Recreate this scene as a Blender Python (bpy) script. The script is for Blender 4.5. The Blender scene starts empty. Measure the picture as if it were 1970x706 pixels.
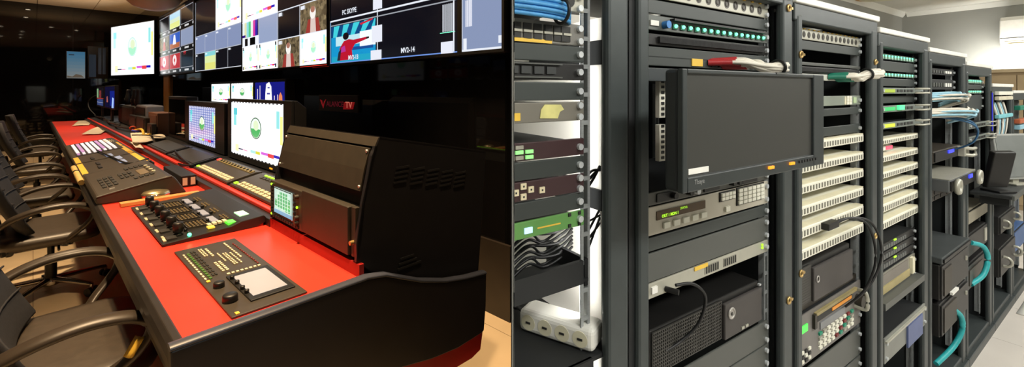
import bpy, bmesh, math, random
from mathutils import Vector, Matrix
random.seed(7)
PI = math.pi
SC = bpy.context.scene
COL = SC.collection

# ---------------------------------------------------------------- camera, world, lights, exposure
cam_d = bpy.data.cameras.new('camera')
cam = bpy.data.objects.new('camera', cam_d); COL.objects.link(cam)
cam.location = (0, 0, 1.40); cam.rotation_euler = (PI/2, 0, 0)
cam_d.sensor_width = 36; cam_d.lens = 811/1970*36
cam_d.shift_y = -(353-175)/1970          # level camera with a falling front
cam_d.clip_start = 0.05; cam_d.clip_end = 100
SC.camera = cam
wd = bpy.data.worlds.new('world'); SC.world = wd; wd.use_nodes = True
wd.node_tree.nodes['Background'].inputs[0].default_value = (0.5, 0.5, 0.5, 1)
wd.node_tree.nodes['Background'].inputs[1].default_value = 0.0
vs = SC.view_settings
vs.view_transform = 'Standard'; vs.look = 'None'; vs.gamma = 1; vs.exposure = 0.0; vs.use_curve_mapping = False

TH = {'L': 0.8487, 'R': -0.9958}         # heading of each room's long direction
def to_world(room, p):
    c, s = math.cos(TH[room]), math.sin(TH[room])
    return Vector((p[0]*c-p[1]*s, p[0]*s+p[1]*c, p[2]))

def lamp(name, room, kind, loc, energy, color, size=0.3, target=None, spot=None, size_y=None, blend=0.6):
    d = bpy.data.lights.new(name, kind); d.energy = energy; d.color = color
    if kind == 'AREA':
        d.shape = 'RECTANGLE' if size_y else 'DISK'; d.size = size
        if size_y: d.size_y = size_y
    else: d.shadow_soft_size = size
    if spot: d.spot_size = spot; d.spot_blend = blend
    o = bpy.data.objects.new(name, d); COL.objects.link(o)
    o.location = to_world(room, loc)
    if target is not None:
        v = to_world(room, target)-o.location
        o.rotation_euler = v.to_track_quat('-Z', 'Y').to_euler()
    return o
WARM = (1.0, 0.70, 0.40)
for (x, y, e) in ((0.30, 1.75, 62), (0.15, 4.2, 52), (0.2, 7.2, 42), (0.25, 10.4, 32), (0.3, 13.6, 16)):
    lamp('ceiling_downlight_beam', 'L', 'SPOT', (x, y, 3.44), e*11, WARM, 0.06, (x+.05, y+.1, 0), math.radians(86), blend=1.0)
lamp('ceiling_downlight_beam', 'L', 'SPOT', (1.45, 1.95, 3.44), 430, WARM, 0.05, (1.75, 1.75, 0), math.radians(50), blend=1.0)
COOL = (1.0, 0.985, 0.93)
for y in (0.6, 2.6, 4.6, 6.8):
    lamp('ceiling_panel_beam', 'R', 'AREA', (0.95, y, 2.57), 56, COOL, 1.1, (0.2, y, 0), size_y=0.5)
lamp('behind_rack_beam', 'R', 'AREA', (-1.75, 2.6, 2.57), 20, COOL, 1.2, (-2.0, 2.4, 0), size_y=0.3)
lamp('side_panel_fill', 'R', 'AREA', (-.605, .548, 1.15), 1.6, COOL, 0.02, (-.86, .60, 1.15), size_y=0.9)  # unseen strip light added to brighten the leftmost rack's white side panel
lamp('ceiling_fill', 'L', 'SPOT', (0.3, 13.0, 2.3), 75, WARM, 0.05, (0.5, 13.4, 3.5), math.radians(150), blend=0.6)  # unseen upward spot added to brighten the far ceiling
lamp('turret_fill', 'L', 'SPOT', (0.75, 0.95, 3.44), 260, WARM, 0.06, (1.0, 1.3, .5), math.radians(60), blend=1.0)  # added fill spot for the turret side, no fixture there
lamp('behind_rack_beam', 'R', 'AREA', (-1.75, 5.0, 2.57), 12, COOL, 1.2, (-2.0, 5.0, 0), size_y=0.3)
lamp('far_wall_wash', 'R', 'AREA', (-1.0, 8.2, 1.72), 17, COOL, 0.9, (-1.0, 8.63, 1.78), size_y=0.12)  # hidden area light added for the white glow on the far wall

# ---------------------------------------------------------------- materials
def lin(c):
    c = c/255.0
    return c/12.92 if c <= 0.04045 else ((c+0.055)/1.055)**2.4
def rgb(r, g, b): return (lin(r), lin(g), lin(b))
MC = {}
def mat(name, col, rough=0.5, metal=0.0, var=0.12, scale=8.0, bump=0.0, spec=0.5, emit=None, es=1.0, coat=0.0, stretch=None):
    if name in MC: return MC[name]
    m = bpy.data.materials.new(name); m.use_nodes = True
    nt = m.node_tree; b = nt.nodes['Principled BSDF']
    b.inputs['Roughness'].default_value = rough; b.inputs['Metallic'].default_value = metal
    b.inputs['Specular IOR Level'].default_value = spec
    if coat: b.inputs['Coat Weight'].default_value = coat; b.inputs['Coat Roughness'].default_value = 0.1
    c = (*col, 1)
    if var > 0 or bump > 0:
        tc = nt.nodes.new('ShaderNodeTexCoord'); n = nt.nodes.new('ShaderNodeTexNoise')
        mp = nt.nodes.new('ShaderNodeMapping')
        if stretch: mp.inputs['Scale'].default_value = stretch
        nt.links.new(tc.outputs['Object'], mp.inputs[0]); nt.links.new(mp.outputs[0], n.inputs['Vector'])
        n.inputs['Scale'].default_value = scale; n.inputs['Detail'].default_value = 4
        r = nt.nodes.new('ShaderNodeValToRGB')
        r.color_ramp.elements[0].position = 0.3; r.color_ramp.elements[1].position = 0.7
        r.color_ramp.elements[0].color = tuple(x*(1-var) for x in col)+(1,)
        r.color_ramp.elements[1].color = tuple(min(1, x*(1+var)) for x in col)+(1,)
        nt.links.new(n.outputs['Fac'], r.inputs[0]); nt.links.new(r.outputs[0], b.inputs['Base Color'])
        if bump > 0:
            bp = nt.nodes.new('ShaderNodeBump'); bp.inputs['Strength'].default_value = bump; bp.inputs['Distance'].default_value = 0.004
            nt.links.new(n.outputs['Fac'], bp.inputs['Height']); nt.links.new(bp.outputs[0], b.inputs['Normal'])
    else: b.inputs['Base Color'].default_value = c
    if emit:
        b.inputs['Emission Color'].default_value = (*emit, 1); b.inputs['Emission Strength'].default_value = es
    MC[name] = m; return m
def scr(r, g, b, s=1.0):                  # a lit colour on a display panel
    k = 'display_%d_%d_%d_%d' % (r, g, b, int(s*100))
    return mat(k, (0.01, 0.01, 0.012), 0.12, 0, 0, spec=0.35, emit=rgb(r, g, b), es=s)
def crowd():                              # noisy studio crowd picture
    if 'display_crowd' in MC: return MC['display_crowd']
    m = bpy.data.materials.new('display_crowd'); m.use_nodes = True; nt = m.node_tree; b = nt.nodes['Principled BSDF']
    b.inputs['Base Color'].default_value = (0.01, 0.01, 0.01, 1); b.inputs['Roughness'].default_value = 0.15
    tc = nt.nodes.new('ShaderNodeTexCoord'); v = nt.nodes.new('ShaderNodeTexVoronoi'); v.inputs['Scale'].default_value = 26
    r = nt.nodes.new('ShaderNodeValToRGB'); r.color_ramp.elements[0].color = (*rgb(48, 40, 30), 1); r.color_ramp.elements[1].color = (*rgb(170, 150, 112), 1)
    nt.links.new(tc.outputs['Object'], v.inputs['Vector']); nt.links.new(v.outputs['Color'], r.inputs[0])
    nt.links.new(r.outputs[0], b.inputs['Emission Color']); b.inputs['Emission Strength'].default_value = 0.75
    MC['display_crowd'] = m; return m
BLACK = mat('black_plastic', rgb(24, 23, 22), 0.45, 0, .15, 20)
BLACKG = mat('black_gloss_panel', rgb(14, 13, 13), 0.035, 0, .2, 3, spec=0.5)
SATIN = mat('black_satin_laminate', rgb(27, 27, 31), 0.42, 0, .12, 12, bump=.05)
RED = mat('red_laminate', rgb(232, 58, 42), 0.38, 0, .06, 5, bump=.03)
REDD = mat('dark_red_laminate', rgb(150, 26, 22), 0.45, 0, .06, 5)  # darker red; on the desk riser it stands in for shade
NOSE = mat('black_rubber_edge', rgb(38, 34, 31), 0.42, 0, .12, 30, bump=.05)
LEATH = mat('black_chair_leather', rgb(62, 54, 45), 0.42, 0, .15, 30, bump=.15)
BACKF = mat('navy_black_chair_fabric', rgb(33, 34, 40), 0.75, 0, .15, 60, bump=.2)
ARMP = mat('dark_chair_plastic', rgb(56, 48, 40), 0.42, 0, .1, 20)
CHROME = mat('chrome', rgb(200, 195, 188), 0.14, 1, .05, 5)
STEEL = mat('brushed_steel', rgb(176, 180, 180), 0.42, 0.35, .08, 30, stretch=(1, 1, 12))
TAN = mat('tan_trim', rgb(196, 150, 84), 0.5, 0, .12, 10)
VINYL = mat('tan_vinyl_tile', rgb(208, 186, 152), 0.35, 0, .10, 2.2, bump=.03)
GROUT = mat('dark_tile_joint', rgb(92, 74, 52), 0.8)
CEILL = mat('beige_ceiling_tile', rgb(196, 176, 148), 0.8, 0, .05, 6)
WHITEP = mat('white_paper', rgb(236, 226, 204), 0.7, 0, .06, 10, bump=.1)
YELT = mat('yellow_tape', rgb(232, 190, 70), 0.5, 0, .08, 20)
KEYW = mat('ivory_key', rgb(226, 214, 180), 0.5, 0, .06, 30)
GREYD = mat('dark_grey_device', rgb(58, 52, 44), 0.45, 0, .1, 25)
GREYM = mat('brown_grey_plate', rgb(50, 45, 37), 0.5, 0, .1, 20)
CREAM = mat('cream_plastic', rgb(226, 220, 192), 0.45, 0, .06, 20)
WHITE = mat('white_plastic', rgb(236, 234, 226), 0.4, 0, .04, 20)
RACKM = mat('charcoal_rack_paint', rgb(60, 66, 66), 0.42, 0.15, .08, 20, bump=.04)
RACKD = mat('black_rack_interior', rgb(26, 28, 29), 0.6, 0, .15, 10)
BLANK = mat('grey_blank_panel', rgb(60, 65, 63), 0.45, 0.1, .07, 15, stretch=(1, .2, 1))
BLANKL = mat('light_grey_blank_panel', rgb(84, 86, 82), 0.45, 0.1, .06, 15, stretch=(1, .2, 1))
ALU = mat('silver_device_front', rgb(178, 176, 162), 0.4, 0.3, .06, 20)
IVORY = mat('ivory_patch_strip', rgb(232, 230, 214), 0.45, 0, .04, 20)
SLOT = mat('dark_slot', rgb(38, 38, 36), 0.6)
WALLG = mat('grey_wall_paint', rgb(146, 146, 140), 0.75, 0, .03, 3, bump=.02)
WALLW = mat('white_wall_paint', rgb(238, 234, 226), 0.75, 0, .02, 3, bump=.02)
CEILR = mat('white_plaster_ceiling', rgb(226, 225, 218), 0.8, 0, .03, 3)
TILER = mat('cream_floor_tile', rgb(214, 207, 198), 0.3, 0, .06, 2.0)
MAROON = mat('maroon_device_front', rgb(62, 40, 42), 0.5, 0, .08, 20)
GREENF = mat('green_device_front', rgb(98, 152, 80), 0.45, 0, .05, 15)
WOOD = mat('wooden_ruler', rgb(196, 150, 84), 0.5, 0, .2, 9, stretch=(1, 14, 1))
BRASS = mat('brass_latch', rgb(196, 164, 104), 0.3, 0.7, .1, 20)
BOLT = mat('zinc_bolt', rgb(214, 218, 220), 0.35, 0.4, .08, 40)
CABK = mat('black_cable', rgb(22, 22, 23), 0.5)
CABW = mat('white_cable', rgb(220, 214, 200), 0.5, 0, .06, 40)
CABB = mat('blue_cable', rgb(72, 148, 205), 0.45, 0, .1, 40)
CABT = mat('teal_cable', rgb(44, 168, 172), 0.45, 0, .1, 40)
CABG = mat('pale_blue_cable', rgb(150, 196, 214), 0.45, 0, .1, 40)
CABR = mat('red_cable_boot', rgb(176, 40, 44), 0.5, 0, .1, 40)
GREENB = mat('green_cable_boot', rgb(20, 120, 96), 0.5, 0, .1, 40)
LEDG = mat('green_led', (0.02, .1, .05), 0.3, 0, 0, emit=rgb(120, 255, 190), es=2.2)
LEDY = mat('lime_led', (0.05, .1, .02), 0.3, 0, 0, emit=rgb(170, 235, 40), es=1.6)
LEDO = mat('orange_led', (0.1, .05, .01), 0.3, 0, 0, emit=rgb(255, 150, 30), es=1.8)
LEDR = mat('red_led', (0.1, .01, .01), 0.3, 0, 0, emit=rgb(255, 60, 40), es=1.6)
LEDB = mat('blue_led', (0.01, .01, .1), 0.3, 0, 0, emit=rgb(50, 60, 255), es=2.0)
LCDG = mat('grey_lcd', rgb(150, 152, 160), 0.25, 0, .04, 5, emit=rgb(150, 152, 165), es=0.25)
PCBG = mat('green_board', rgb(22, 92, 66), 0.5, 0, .2, 40)
DISC = mat('downlight_glow', (1, .8, .5), 0.4, 0, 0, emit=(1.0, .82, .58), es=45)
PANL = mat('panel_light_glow', (1, 1, 1), 0.4, 0, 0, emit=(1.0, .98, .92), es=4)

# ---------------------------------------------------------------- mesh builder
class MB:
    def __init__(s): s.v = []; s.f = []; s.m = []; s.s = []
    def add(s, vs, fs, mi=0, smooth=False):
        o = len(s.v); s.v += [Vector(p) for p in vs]
        for f in fs: s.f.append([o+i for i in f]); s.m.append(mi); s.s.append(smooth)
        return s
    def box(s, x0, x1, y0, y1, z0, z1, mi=0):
        v = [(x, y, z) for x in (x0, x1) for y in (y0, y1) for z in (z0, z1)]
        return s.add(v, [(0, 1, 3, 2), (4, 6, 7, 5), (0, 4, 5, 1), (2, 3, 7, 6), (0, 2, 6, 4), (1, 5, 7, 3)], mi)
    def prism(s, prof, axis, a, b, mi=0):      # polygon in the two other axes, extruded along axis
        def P(u, w, t): return {'x': (t, u, w), 'y': (u, t, w), 'z': (u, w, t)}[axis]
        n = len(prof); v = [P(u, w, a) for u, w in prof]+[P(u, w, b) for u, w in prof]
        f = [tuple(range(n)), tuple(range(2*n-1, n-1, -1))]+[(i, (i+1) % n, n+(i+1) % n, n+i) for i in range(n)]
        return s.add(v, f, mi)
    def ring(s, c, t, up, r, n, e=(1, 1)):
        t = Vector(t).normalized(); a = Vector(up)-t*Vector(up).dot(t)
        if a.length < 1e-6: a = t.orthogonal()
        a.normalize(); b = t.cross(a)
        return [Vector(c)+a*(r*e[0]*math.cos(2*PI*i/n))+b*(r*e[1]*math.sin(2*PI*i/n)) for i in range(n)]
    def tube(s, pts, r, n=8, mi=0, up=(0, 0, 1), e=(1, 1), caps=True, rs=None):
        pts = [Vector(p) for p in pts]; k = len(pts); v = []
        for i, p in enumerate(pts):
            t = (pts[min(i+1, k-1)]-pts[max(i-1, 0)])
            v += s.ring(p, t, up, (rs[i] if rs else r), n, e)
        f = [(i*n+j, i*n+(j+1) % n, (i+1)*n+(j+1) % n, (i+1)*n+j) for i in range(k-1) for j in range(n)]
        s.add(v, f, mi, True)
        if caps: s.add(v[:n], [tuple(range(n))], mi); s.add(v[-n:], [tuple(range(n))], mi)
        return s
    def cyl(s, p0, p1, r, n=14, mi=0, r1=None, up=(.3, .2, 1)):
        return s.tube([p0, p1], r, n, mi, up, rs=[r, r if r1 is None else r1])
    def torus(s, c, ax, R, r, n=16, k=6, mi=0):
        ax = Vector(ax).normalized(); a = ax.orthogonal().normalized(); b = ax.cross(a); v = []
        for i in range(n):
            d = a*math.cos(2*PI*i/n)+b*math.sin(2*PI*i/n)
            v += [Vector(c)+d*(R+r*math.cos(2*PI*j/k))+ax*(r*math.sin(2*PI*j/k)) for j in range(k)]
        return s.add(v, [(i*k+j, ((i+1) % n)*k+j, ((i+1) % n)*k+(j+1) % k, i*k+(j+1) % k) for i in range(n) for j in range(k)], mi, True)
    def ell(s, c, rx, ry, rz, n=16, k=10, mi=0, lo=-PI/2, hi=PI/2):
        v = []
        for i in range(k+1):
            a = lo+(hi-lo)*i/k
            v += [(c[0]+rx*math.cos(a)*math.cos(2*PI*j/n), c[1]+ry*math.cos(a)*math.sin(2*PI*j/n), c[2]+rz*math.sin(a)) for j in range(n)]
        f = [(i*n+j, i*n+(j+1) % n, (i+1)*n+(j+1) % n, (i+1)*n+j) for i in range(k) for j in range(n)]
        f += [tuple(range(n)), tuple(range(k*n, k*n+n))]
        return s.add(v, f, mi, True)
    def lathe(s, c, prof, n=24, mi=0):          # (r, z) profile about a vertical axis
        v = []
        for r, z in prof: v += [(c[0]+r*math.cos(2*PI*j/n), c[1]+r*math.sin(2*PI*j/n), c[2]+z) for j in range(n)]
        k = len(prof)
        f = [(i*n+j, i*n+(j+1) % n, (i+1)*n+(j+1) % n, (i+1)*n+j) for i in range(k-1) for j in range(n)]
        f += [tuple(range(n)), tuple(range((k-1)*n, k*n))]
        return s.add(v, f, mi, True)
    def slab(s, fn, nu, nv, th, mi=0, smooth=True):   # curved sheet fn(u, v) given a thickness along th
        v = []; th = Vector(th)
        for i in range(nu+1):
            for j in range(nv+1): v.append(Vector(fn(i/nu, j/nv)))
        o = len(v); v += [p+th for p in v]; w = nv+1; f = []
        for i in range(nu):
            for j in range(nv):
                q = [i*w+j, i*w+j+1, (i+1)*w+j+1, (i+1)*w+j]; f.append(tuple(q)); f.append(tuple(o+a for a in reversed(q)))
        bd = [j for j in range(w)]+[i*w+nv for i in range(1, nu+1)]+[nu*w+j for j in range(nv-1, -1, -1)]+[i*w for i in range(nu-1, 0, -1)]
        for a, b in zip(bd, bd[1:]+bd[:1]): f.append((a, b, o+b, o+a))
        return s.add(v, f, mi, smooth)
    def text(s, txt, size, fn, mi=0, th=0.0, align='CENTER', bold=0.0, sx=1.0):   # fn(x, y, t): text plane -> space
        cu = bpy.data.curves.new('lettering', 'FONT'); cu.body = txt; cu.size = size; cu.align_x = align; cu.align_y = 'CENTER'
        cu.offset = bold; cu.resolution_u = 2
        o = bpy.data.objects.new('lettering', cu); me = bpy.data.meshes.new_from_object(o)
        vs = [fn(v.co.x*sx, v.co.y, th) for v in me.vertices]; fs = [tuple(p.vertices) for p in me.polygons]
        s.add(vs, fs, mi); bpy.data.objects.remove(o); bpy.data.curves.remove(cu); bpy.data.meshes.remove(me); return s
    def xf(s, M, a=0):
        for i in range(a, len(s.v)): s.v[i] = M @ s.v[i]
        return s
    def mesh(s, name, mats, clip=None):
        me = bpy.data.meshes.new(name); me.from_pydata([tuple(p) for p in s.v], [], s.f)
        for m in (mats if isinstance(mats, (list, tuple)) else [mats]): me.materials.append(m)
        me.polygons.foreach_set('material_index', s.m); me.polygons.foreach_set('use_smooth', s.s)
        bm = bmesh.new(); bm.from_mesh(me)
        if clip:
            co, no = clip
            bmesh.ops.bisect_plane(bm, geom=bm.verts[:]+bm.edges[:]+bm.faces[:], plane_co=co, plane_no=no, clear_inner=True)
        bmesh.ops.recalc_face_normals(bm, faces=bm.faces[:]); bm.to_mesh(me); bm.free(); me.update(); return me

# ---------------------------------------------------------------- objects
ROOTS = []; ROOM = 'L'; CLIP = False
def clip_plane(off):                       # keeps room R geometry on its own side of the dividing wall
    c, s = math.cos(TH['R']), math.sin(TH['R'])
    n = Vector((c, -s, 0)); return (n*0.004-Vector(off), n)
def tagset(o, label=None, cat=None, group=None, kind=None):
    if label: o['label'] = label
    if cat: o['category'] = cat
    if group: o['group'] = group
    if kind: o['kind'] = kind
    return o
def thing(name, label, cat, loc=(0, 0, 0), rz=0.0, group=None):
    o = bpy.data.objects.new(name, None); COL.objects.link(o); o.empty_display_size = .05
    o.location = loc; o.rotation_euler = (0, 0, rz); tagset(o, label, cat, group); ROOTS.append((o, ROOM)); return o
def off(o):
    v = Vector((0, 0, 0))
    while o is not None: v += o.location; o = o.parent
    return v
def obj(name, mb, mats, parent=None, loc=None, absn=False, bevel=0, seg=2, label=None, cat=None, group=None, kind=None):
    """one mesh object; absn: vertices are in room coordinates (parents unrotated)"""
    if absn and parent is not None: mb.xf(Matrix.Translation(-off(parent)))
    cp = None
    if CLIP:
        base = off(parent) if parent is not None else Vector((0, 0, 0))
        if loc is not None: base = base+Vector(loc)
        cp = clip_plane(base)
    me = mb.mesh(name, mats, cp)
    return put(name, me, parent, loc, 0, bevel, seg, label, cat, group, kind)
def put(name, me, parent=None, loc=None, rz=0, bevel=0, seg=2, label=None, cat=None, group=None, kind=None):
    o = bpy.data.objects.new(name, me); COL.objects.link(o)
    if loc is not None: o.location = loc
    if rz: o.rotation_euler = (0, 0, rz)
    if parent is not None: o.parent = parent
    else: ROOTS.append((o, ROOM))
    if bevel:
        b = o.modifiers.new('bevel', 'BEVEL'); b.width = bevel; b.segments = seg; b.limit_method = 'ANGLE'; b.angle_limit = 0.7
    return tagset(o, label, cat, group, kind)
def struct(name, mb, mats, label=None, bevel=0):
    return obj(name, mb, mats, None, bevel=bevel, label=label, kind='structure')
def dup(root, loc, rz=0, label=None):
    r = root.copy(); COL.objects.link(r); r.location = loc; r.rotation_euler = (0, 0, rz); ROOTS.append((r, ROOM))
    if label: r['label'] = label
    for ch in list(root.children):
        c = ch.copy(); COL.objects.link(c); c.parent = r
        for g in list(ch.children):
            d = g.copy(); COL.objects.link(d); d.parent = c
    return r
def smooth_path(pts, k=6):
    pts = [Vector(p) for p in pts]; out = []
    for i in range(len(pts)-1):
        p0, p1, p2, p3 = pts[max(i-1, 0)], pts[i], pts[i+1], pts[min(i+2, len(pts)-1)]
        for j in range(k):
            t = j/k; out.append(0.5*((2*p1)+(p2-p0)*t+(2*p0-5*p1+4*p2-p3)*t*t+(3*p1-p0-3*p2+p3)*t*t*t))
    return out+[pts[-1]]
def poly_clip(poly, a, b, c):              # keep a*x+b*y <= c
    out = []
    for i in range(len(poly)):
        p, q = poly[i], poly[(i+1) % len(poly)]; dp, dq = a*p[0]+b*p[1]-c, a*q[0]+b*q[1]-c
        if dp <= 0: out.append(p)
        if (dp < 0 < dq) or (dq < 0 < dp):
            t = dp/(dp-dq); out.append((p[0]+(q[0]-p[0])*t, p[1]+(q[1]-p[1])*t))
    return out
# ================================================================ LEFT ROOM (control room)
ROOM = 'L'
PX = 0.6609/0.7504                          # dividing wall in room L: y = PX * x
def clipL(poly): return poly_clip(poly, PX, -1.0, -0.004)
# floor
flr = struct('floor', MB().prism(clipL([(-1.8, -2.2), (1.98, -2.2), (1.98, 15.36), (-1.8, 15.36)]), 'z', -.06, -.004), GROUT, 'tan vinyl tile floor of the dark control room')
full = MB().box(0, .597, 0, .597, -.004, 0).mesh('floor_tile', VINYL)
for i in range(7):
    for j in range(30):
        x0, y0 = -1.8+i*.6, -2.2+j*.6
        x1, y1 = min(x0+.597, 1.93), min(y0+.597, 15.3)
        if y0 >= 15.3: continue
        q = clipL([(x0, y0), (x1, y0), (x1, y1), (x0, y1)])
        if len(q) < 3: continue
        if len(q) == 4 and abs(x1-x0-.597) < 1e-6 and abs(y1-y0-.597) < 1e-6 and y0 > PX*x1+.01: put('floor_tile', full, flr, (x0, y0, 0))
        else: obj('floor_tile', MB().prism(q, 'z', -.004, 0), VINYL, flr)
# ceiling of large beige tiles
ce = struct('ceiling', MB().prism(clipL([(-1.9, -2.3), (1.98, -2.3), (1.98, 15.4), (-1.9, 15.4)]), 'z', 3.512, 3.57), mat('ceiling_joint', rgb(120, 104, 84), .8), 'beige tiled ceiling of the control room')
for i in range(4):
    for j in range(15):
        x0, y0 = -1.85+i*.96, -2.2+j*1.2
        q = clipL([(x0, y0), (min(x0+.945, 1.92), y0), (min(x0+.945, 1.92), min(y0+1.185, 15.3)), (x0, min(y0+1.185, 15.3))])
        if len(q) > 2: obj('ceiling_tile', MB().prism(q, 'z', 3.50, 3.512), CEILL, ce)
# walls
def panelled(name, axis, pos, th, a, b, n, z1, m, label):
    mb = MB()
    if axis == 'x': mb.box(pos, pos+th, a, b, 0, z1)
    else: mb.box(a, b, pos, pos+th, 0, z1)
    w = struct(name, mb, BLACK, label); st = (b-a)/n; s = -.006 if th > 0 else .006
    for k in range(n):
        p, q = a+k*st+.002, a+(k+1)*st-.002; mb = MB()
        if axis == 'x': mb.box(pos+s, pos, p, q, .0, z1)
        else: mb.box(p, q, pos+s, pos, .0, z1)
        obj('wall_panel', mb, m, w)
    return w
wb = panelled('wall_back', 'x', 1.926, .05, 1.745, 15.36, 9, 3.5, BLACKG, 'glossy black panelled wall carrying the video wall')
panelled('wall_far', 'y', 15.306, .05, -1.86, 1.92, 3, 3.5, BLACKG, 'glossy black glass wall at the far end of the control desk')
panelled('wall_left', 'x', -1.806, -.05, -1.55, 15.36, 9, 3.5, BLACKG, 'black wall behind the row of chairs')
struct('trim_1', MB().box(1.90, 1.92, 1.69, 15.3, 0, .46), mat('brown_black_skirting', rgb(34, 28, 22), .4, 0, .15, 8), 'dark brown skirting board along the foot of the black wall')
struct('trim_2', MB().box(1.885, 1.919, 11.32, 11.84, .30, 1.80), TAN, 'tan vertical trim strip on the black wall below the screens', bevel=.004)
# ceiling fixtures
t = thing('pendant_dome', 'wide beige dome lamp hanging from the ceiling in front of the video wall', 'ceiling light', (1.43, 9.9, 3.5))
obj('shade', MB().lathe((0, 0, 0), [(.40, -.40), (.40, -.43), (.37, -.50), (.28, -.585), (.14, -.635), (.02, -.65)], 40), mat('beige_dome', rgb(206, 188, 158), .5, 0, .04, 5), t)
obj('cover', MB().lathe((0, 0, 0), [(.40, -.40), (.30, -.36), (.10, -.34), (.001, -.335)], 40), TAN, t)
obj('rim', MB().torus((0, 0, -.41), (0, 0, 1), .40, .022, 40, 8), TAN, t); obj('stem', MB().cyl((0, 0, -.34), (0, 0, 0), .03, 14), TAN, t)
for k, (x, y) in enumerate([(-.14, 12.3), (-.26, 7.9), (-.31, 6.6), (-.33, 5.2), (-.81, 5.4), (.39, 10.1), (.90, 7.1), (.98, 9.7), (-.09, 14.1), (-.70, 9.19)]):
    t = thing('ceiling_downlight', 'small round recessed warm downlight in the beige ceiling', 'downlight', (x, y, 3.5), 0, 'recessed downlights of the control room')
    obj('bulb', MB().cyl((0, 0, -.001), (0, 0, -.006), .05, 16), DISC, t)
    obj('ring', MB().torus((0, 0, -.002), (0, 0, 1), .06, .012, 18, 6), STEEL, t)

# ---------------------------------------------------------------- the video wall
class Screen:
    """flat picture laid on a panel; u runs to the viewer's right, v up"""
    def __init__(s, o, ux, w, h, n): s.o, s.ux, s.w, s.h, s.n = Vector(o), Vector(ux), w, h, Vector(n); s.mb = MB(); s.ms = []
    def mi(s, m):
        if m not in s.ms: s.ms.append(m)
        return s.ms.index(m)
    def P(s, u, v, l=1): return s.o+s.ux*(u*s.w)+Vector((0, 0, v*s.h))+s.n*(.0012*l)
    def poly(s, pts, m, l=1): s.mb.add([s.P(u, v, l) for u, v in pts], [tuple(range(len(pts)))], s.mi(m))
    def rect(s, u0, v0, u1, v1, m, l=1): s.poly([(u0, v0), (u1, v0), (u1, v1), (u0, v1)], m, l)
    def disc(s, u, v, ru, rv, m, l=1, n=20): s.poly([(u+ru*math.cos(2*PI*i/n), v+rv*math.sin(2*PI*i/n)) for i in range(n)], m, l)
    def frame(s, u0, v0, u1, v1, t, m, l=2):
        tu, tv = t/s.w, t/s.h
        s.rect(u0, v0, u1, v0+tv, m, l); s.rect(u0, v1-tv, u1, v1, m, l); s.rect(u0, v0, u0+tu, v1, m, l); s.rect(u1-tu, v0, u1, v1, m, l)
    def text(s, txt, u, v, size, m, l=3, sx=1.0):
        s.mb.text(txt, size, lambda x, y, t: s.P(u, v, l)+s.ux*x+Vector((0, 0, y)), s.mi(m), bold=size*.02, sx=sx)
    def build(s, name, parent): return obj(name, s.mb, s.ms, parent, absn=True)
def card(S, u0, v0, u1, v1, l=1, k=1.0, grid=False, faint=True):      # white test card with green egg ident and colour blocks
    W, H = u1-u0, v1-v0
    R = lambda a, b, c, d, m, q: S.rect(u0+a*W, v0+b*H, u0+c*W, v0+d*H, m, q)
    R(0, 0, 1, 1, scr(255, 255, 255, 1.25*k), l)
    if grid:
        R(0, 0, 1, 1, scr(214, 216, 246, .95), l+.5)
        for i in range(1, 14): R(.03+i*.068, .02, .034+i*.068+.012, .98, scr(120, 140, 220, .8), l+.6)
        for i in range(1, 15): R(.02, .03+i*.063, .98, .03+i*.063+.016, scr(120, 140, 220, .8), l+.7)
    R(.06, .55, .12, .88, scr(200, 250, 250, 1.1) if faint else scr(150, 240, 240, 1.0), l+1); R(.06, .75, .14, .88, scr(160, 240, 245, 1.1) if faint else scr(100, 215, 225, 1.0), l+1.5)
    R(.88, .60, .93, .88, scr(160, 240, 240, 1.0), l+1); R(.94, .35, .98, .80, scr(250, 250, 150, 1.1), l+1)
    S.disc(u0+.52*W, v0+.55*H, .105*W, .19*H, scr(190, 236, 228, 1.1) if faint else scr(60, 110, 70, .8), l+1)
    S.disc(u0+.52*W, v0+.55*H, .092*W, .172*H, scr(236, 250, 240, 1.1), l+1.5)
    S.poly([(u0+(.52+.088*math.cos(a))*W, v0+(.55+.166*math.sin(a))*H) for a in [PI*1.02+i*PI*.96/10 for i in range(11)]], scr(176, 240, 204, 1.1) if faint else scr(90, 200, 110, .9), l+2)
    S.disc(u0+.53*W, v0+.60*H, .05*W, .09*H, scr(225, 240, 200, 1.1), l+2.5)
    R(.16, .105, .26, .125, scr(20, 20, 90, .8), l+1); R(.26, .105, .36, .12, scr(245, 150, 190, 1), l+1)
    R(.42, .10, .52, .15, scr(190, 245, 240, 1), l+1); R(.52, .10, .60, .15, scr(230, 225, 70, 1), l+1)
    R(.62, .12, .74, .165, scr(225, 110, 230, 1), l+1); R(.74, .10, .84, .165, scr(240, 70, 80, 1), l+1); R(.84, .12, .93, .165, scr(30, 20, 190, 1), l+1)
    R(.10, .06, .17, .19, scr(255, 245, 190, 1.1), l+1)
def screen_unit(label, y0, y1, z0, z1, x, bez, group='screens of the video wall', ang=None, name='video_wall_screen', cat='screen', th=.06):
    """upright flat display whose picture faces -x; y1 is the viewer's left"""
    t = thing(name, label, cat, (x, (y0+y1)/2, z0-bez), 0, group)
    mb = MB().box(x, x+th, y0-bez, y1+bez, z0-bez, z1+bez)
    obj('housing', mb, BLACK, t, absn=True, bevel=.004)
    fr = MB()
    for a in ((y0-bez, y0, z0-bez, z1+bez), (y1, y1+bez, z0-bez, z1+bez), (y0, y1, z0-bez, z0), (y0, y1, z1, z1+bez)):
        fr.box(x-.008, x, *a)
    obj('bezel', fr, BLACK, t, absn=True)
    return t, Screen((x, y1, z0), (0, -1, 0), y1-y0, z1-z0, (-1, 0, 0))
W_ = scr(235, 240, 250, 1.0); DK = scr(26, 26, 34, .55); GB = scr(150, 165, 205, .8)
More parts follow.
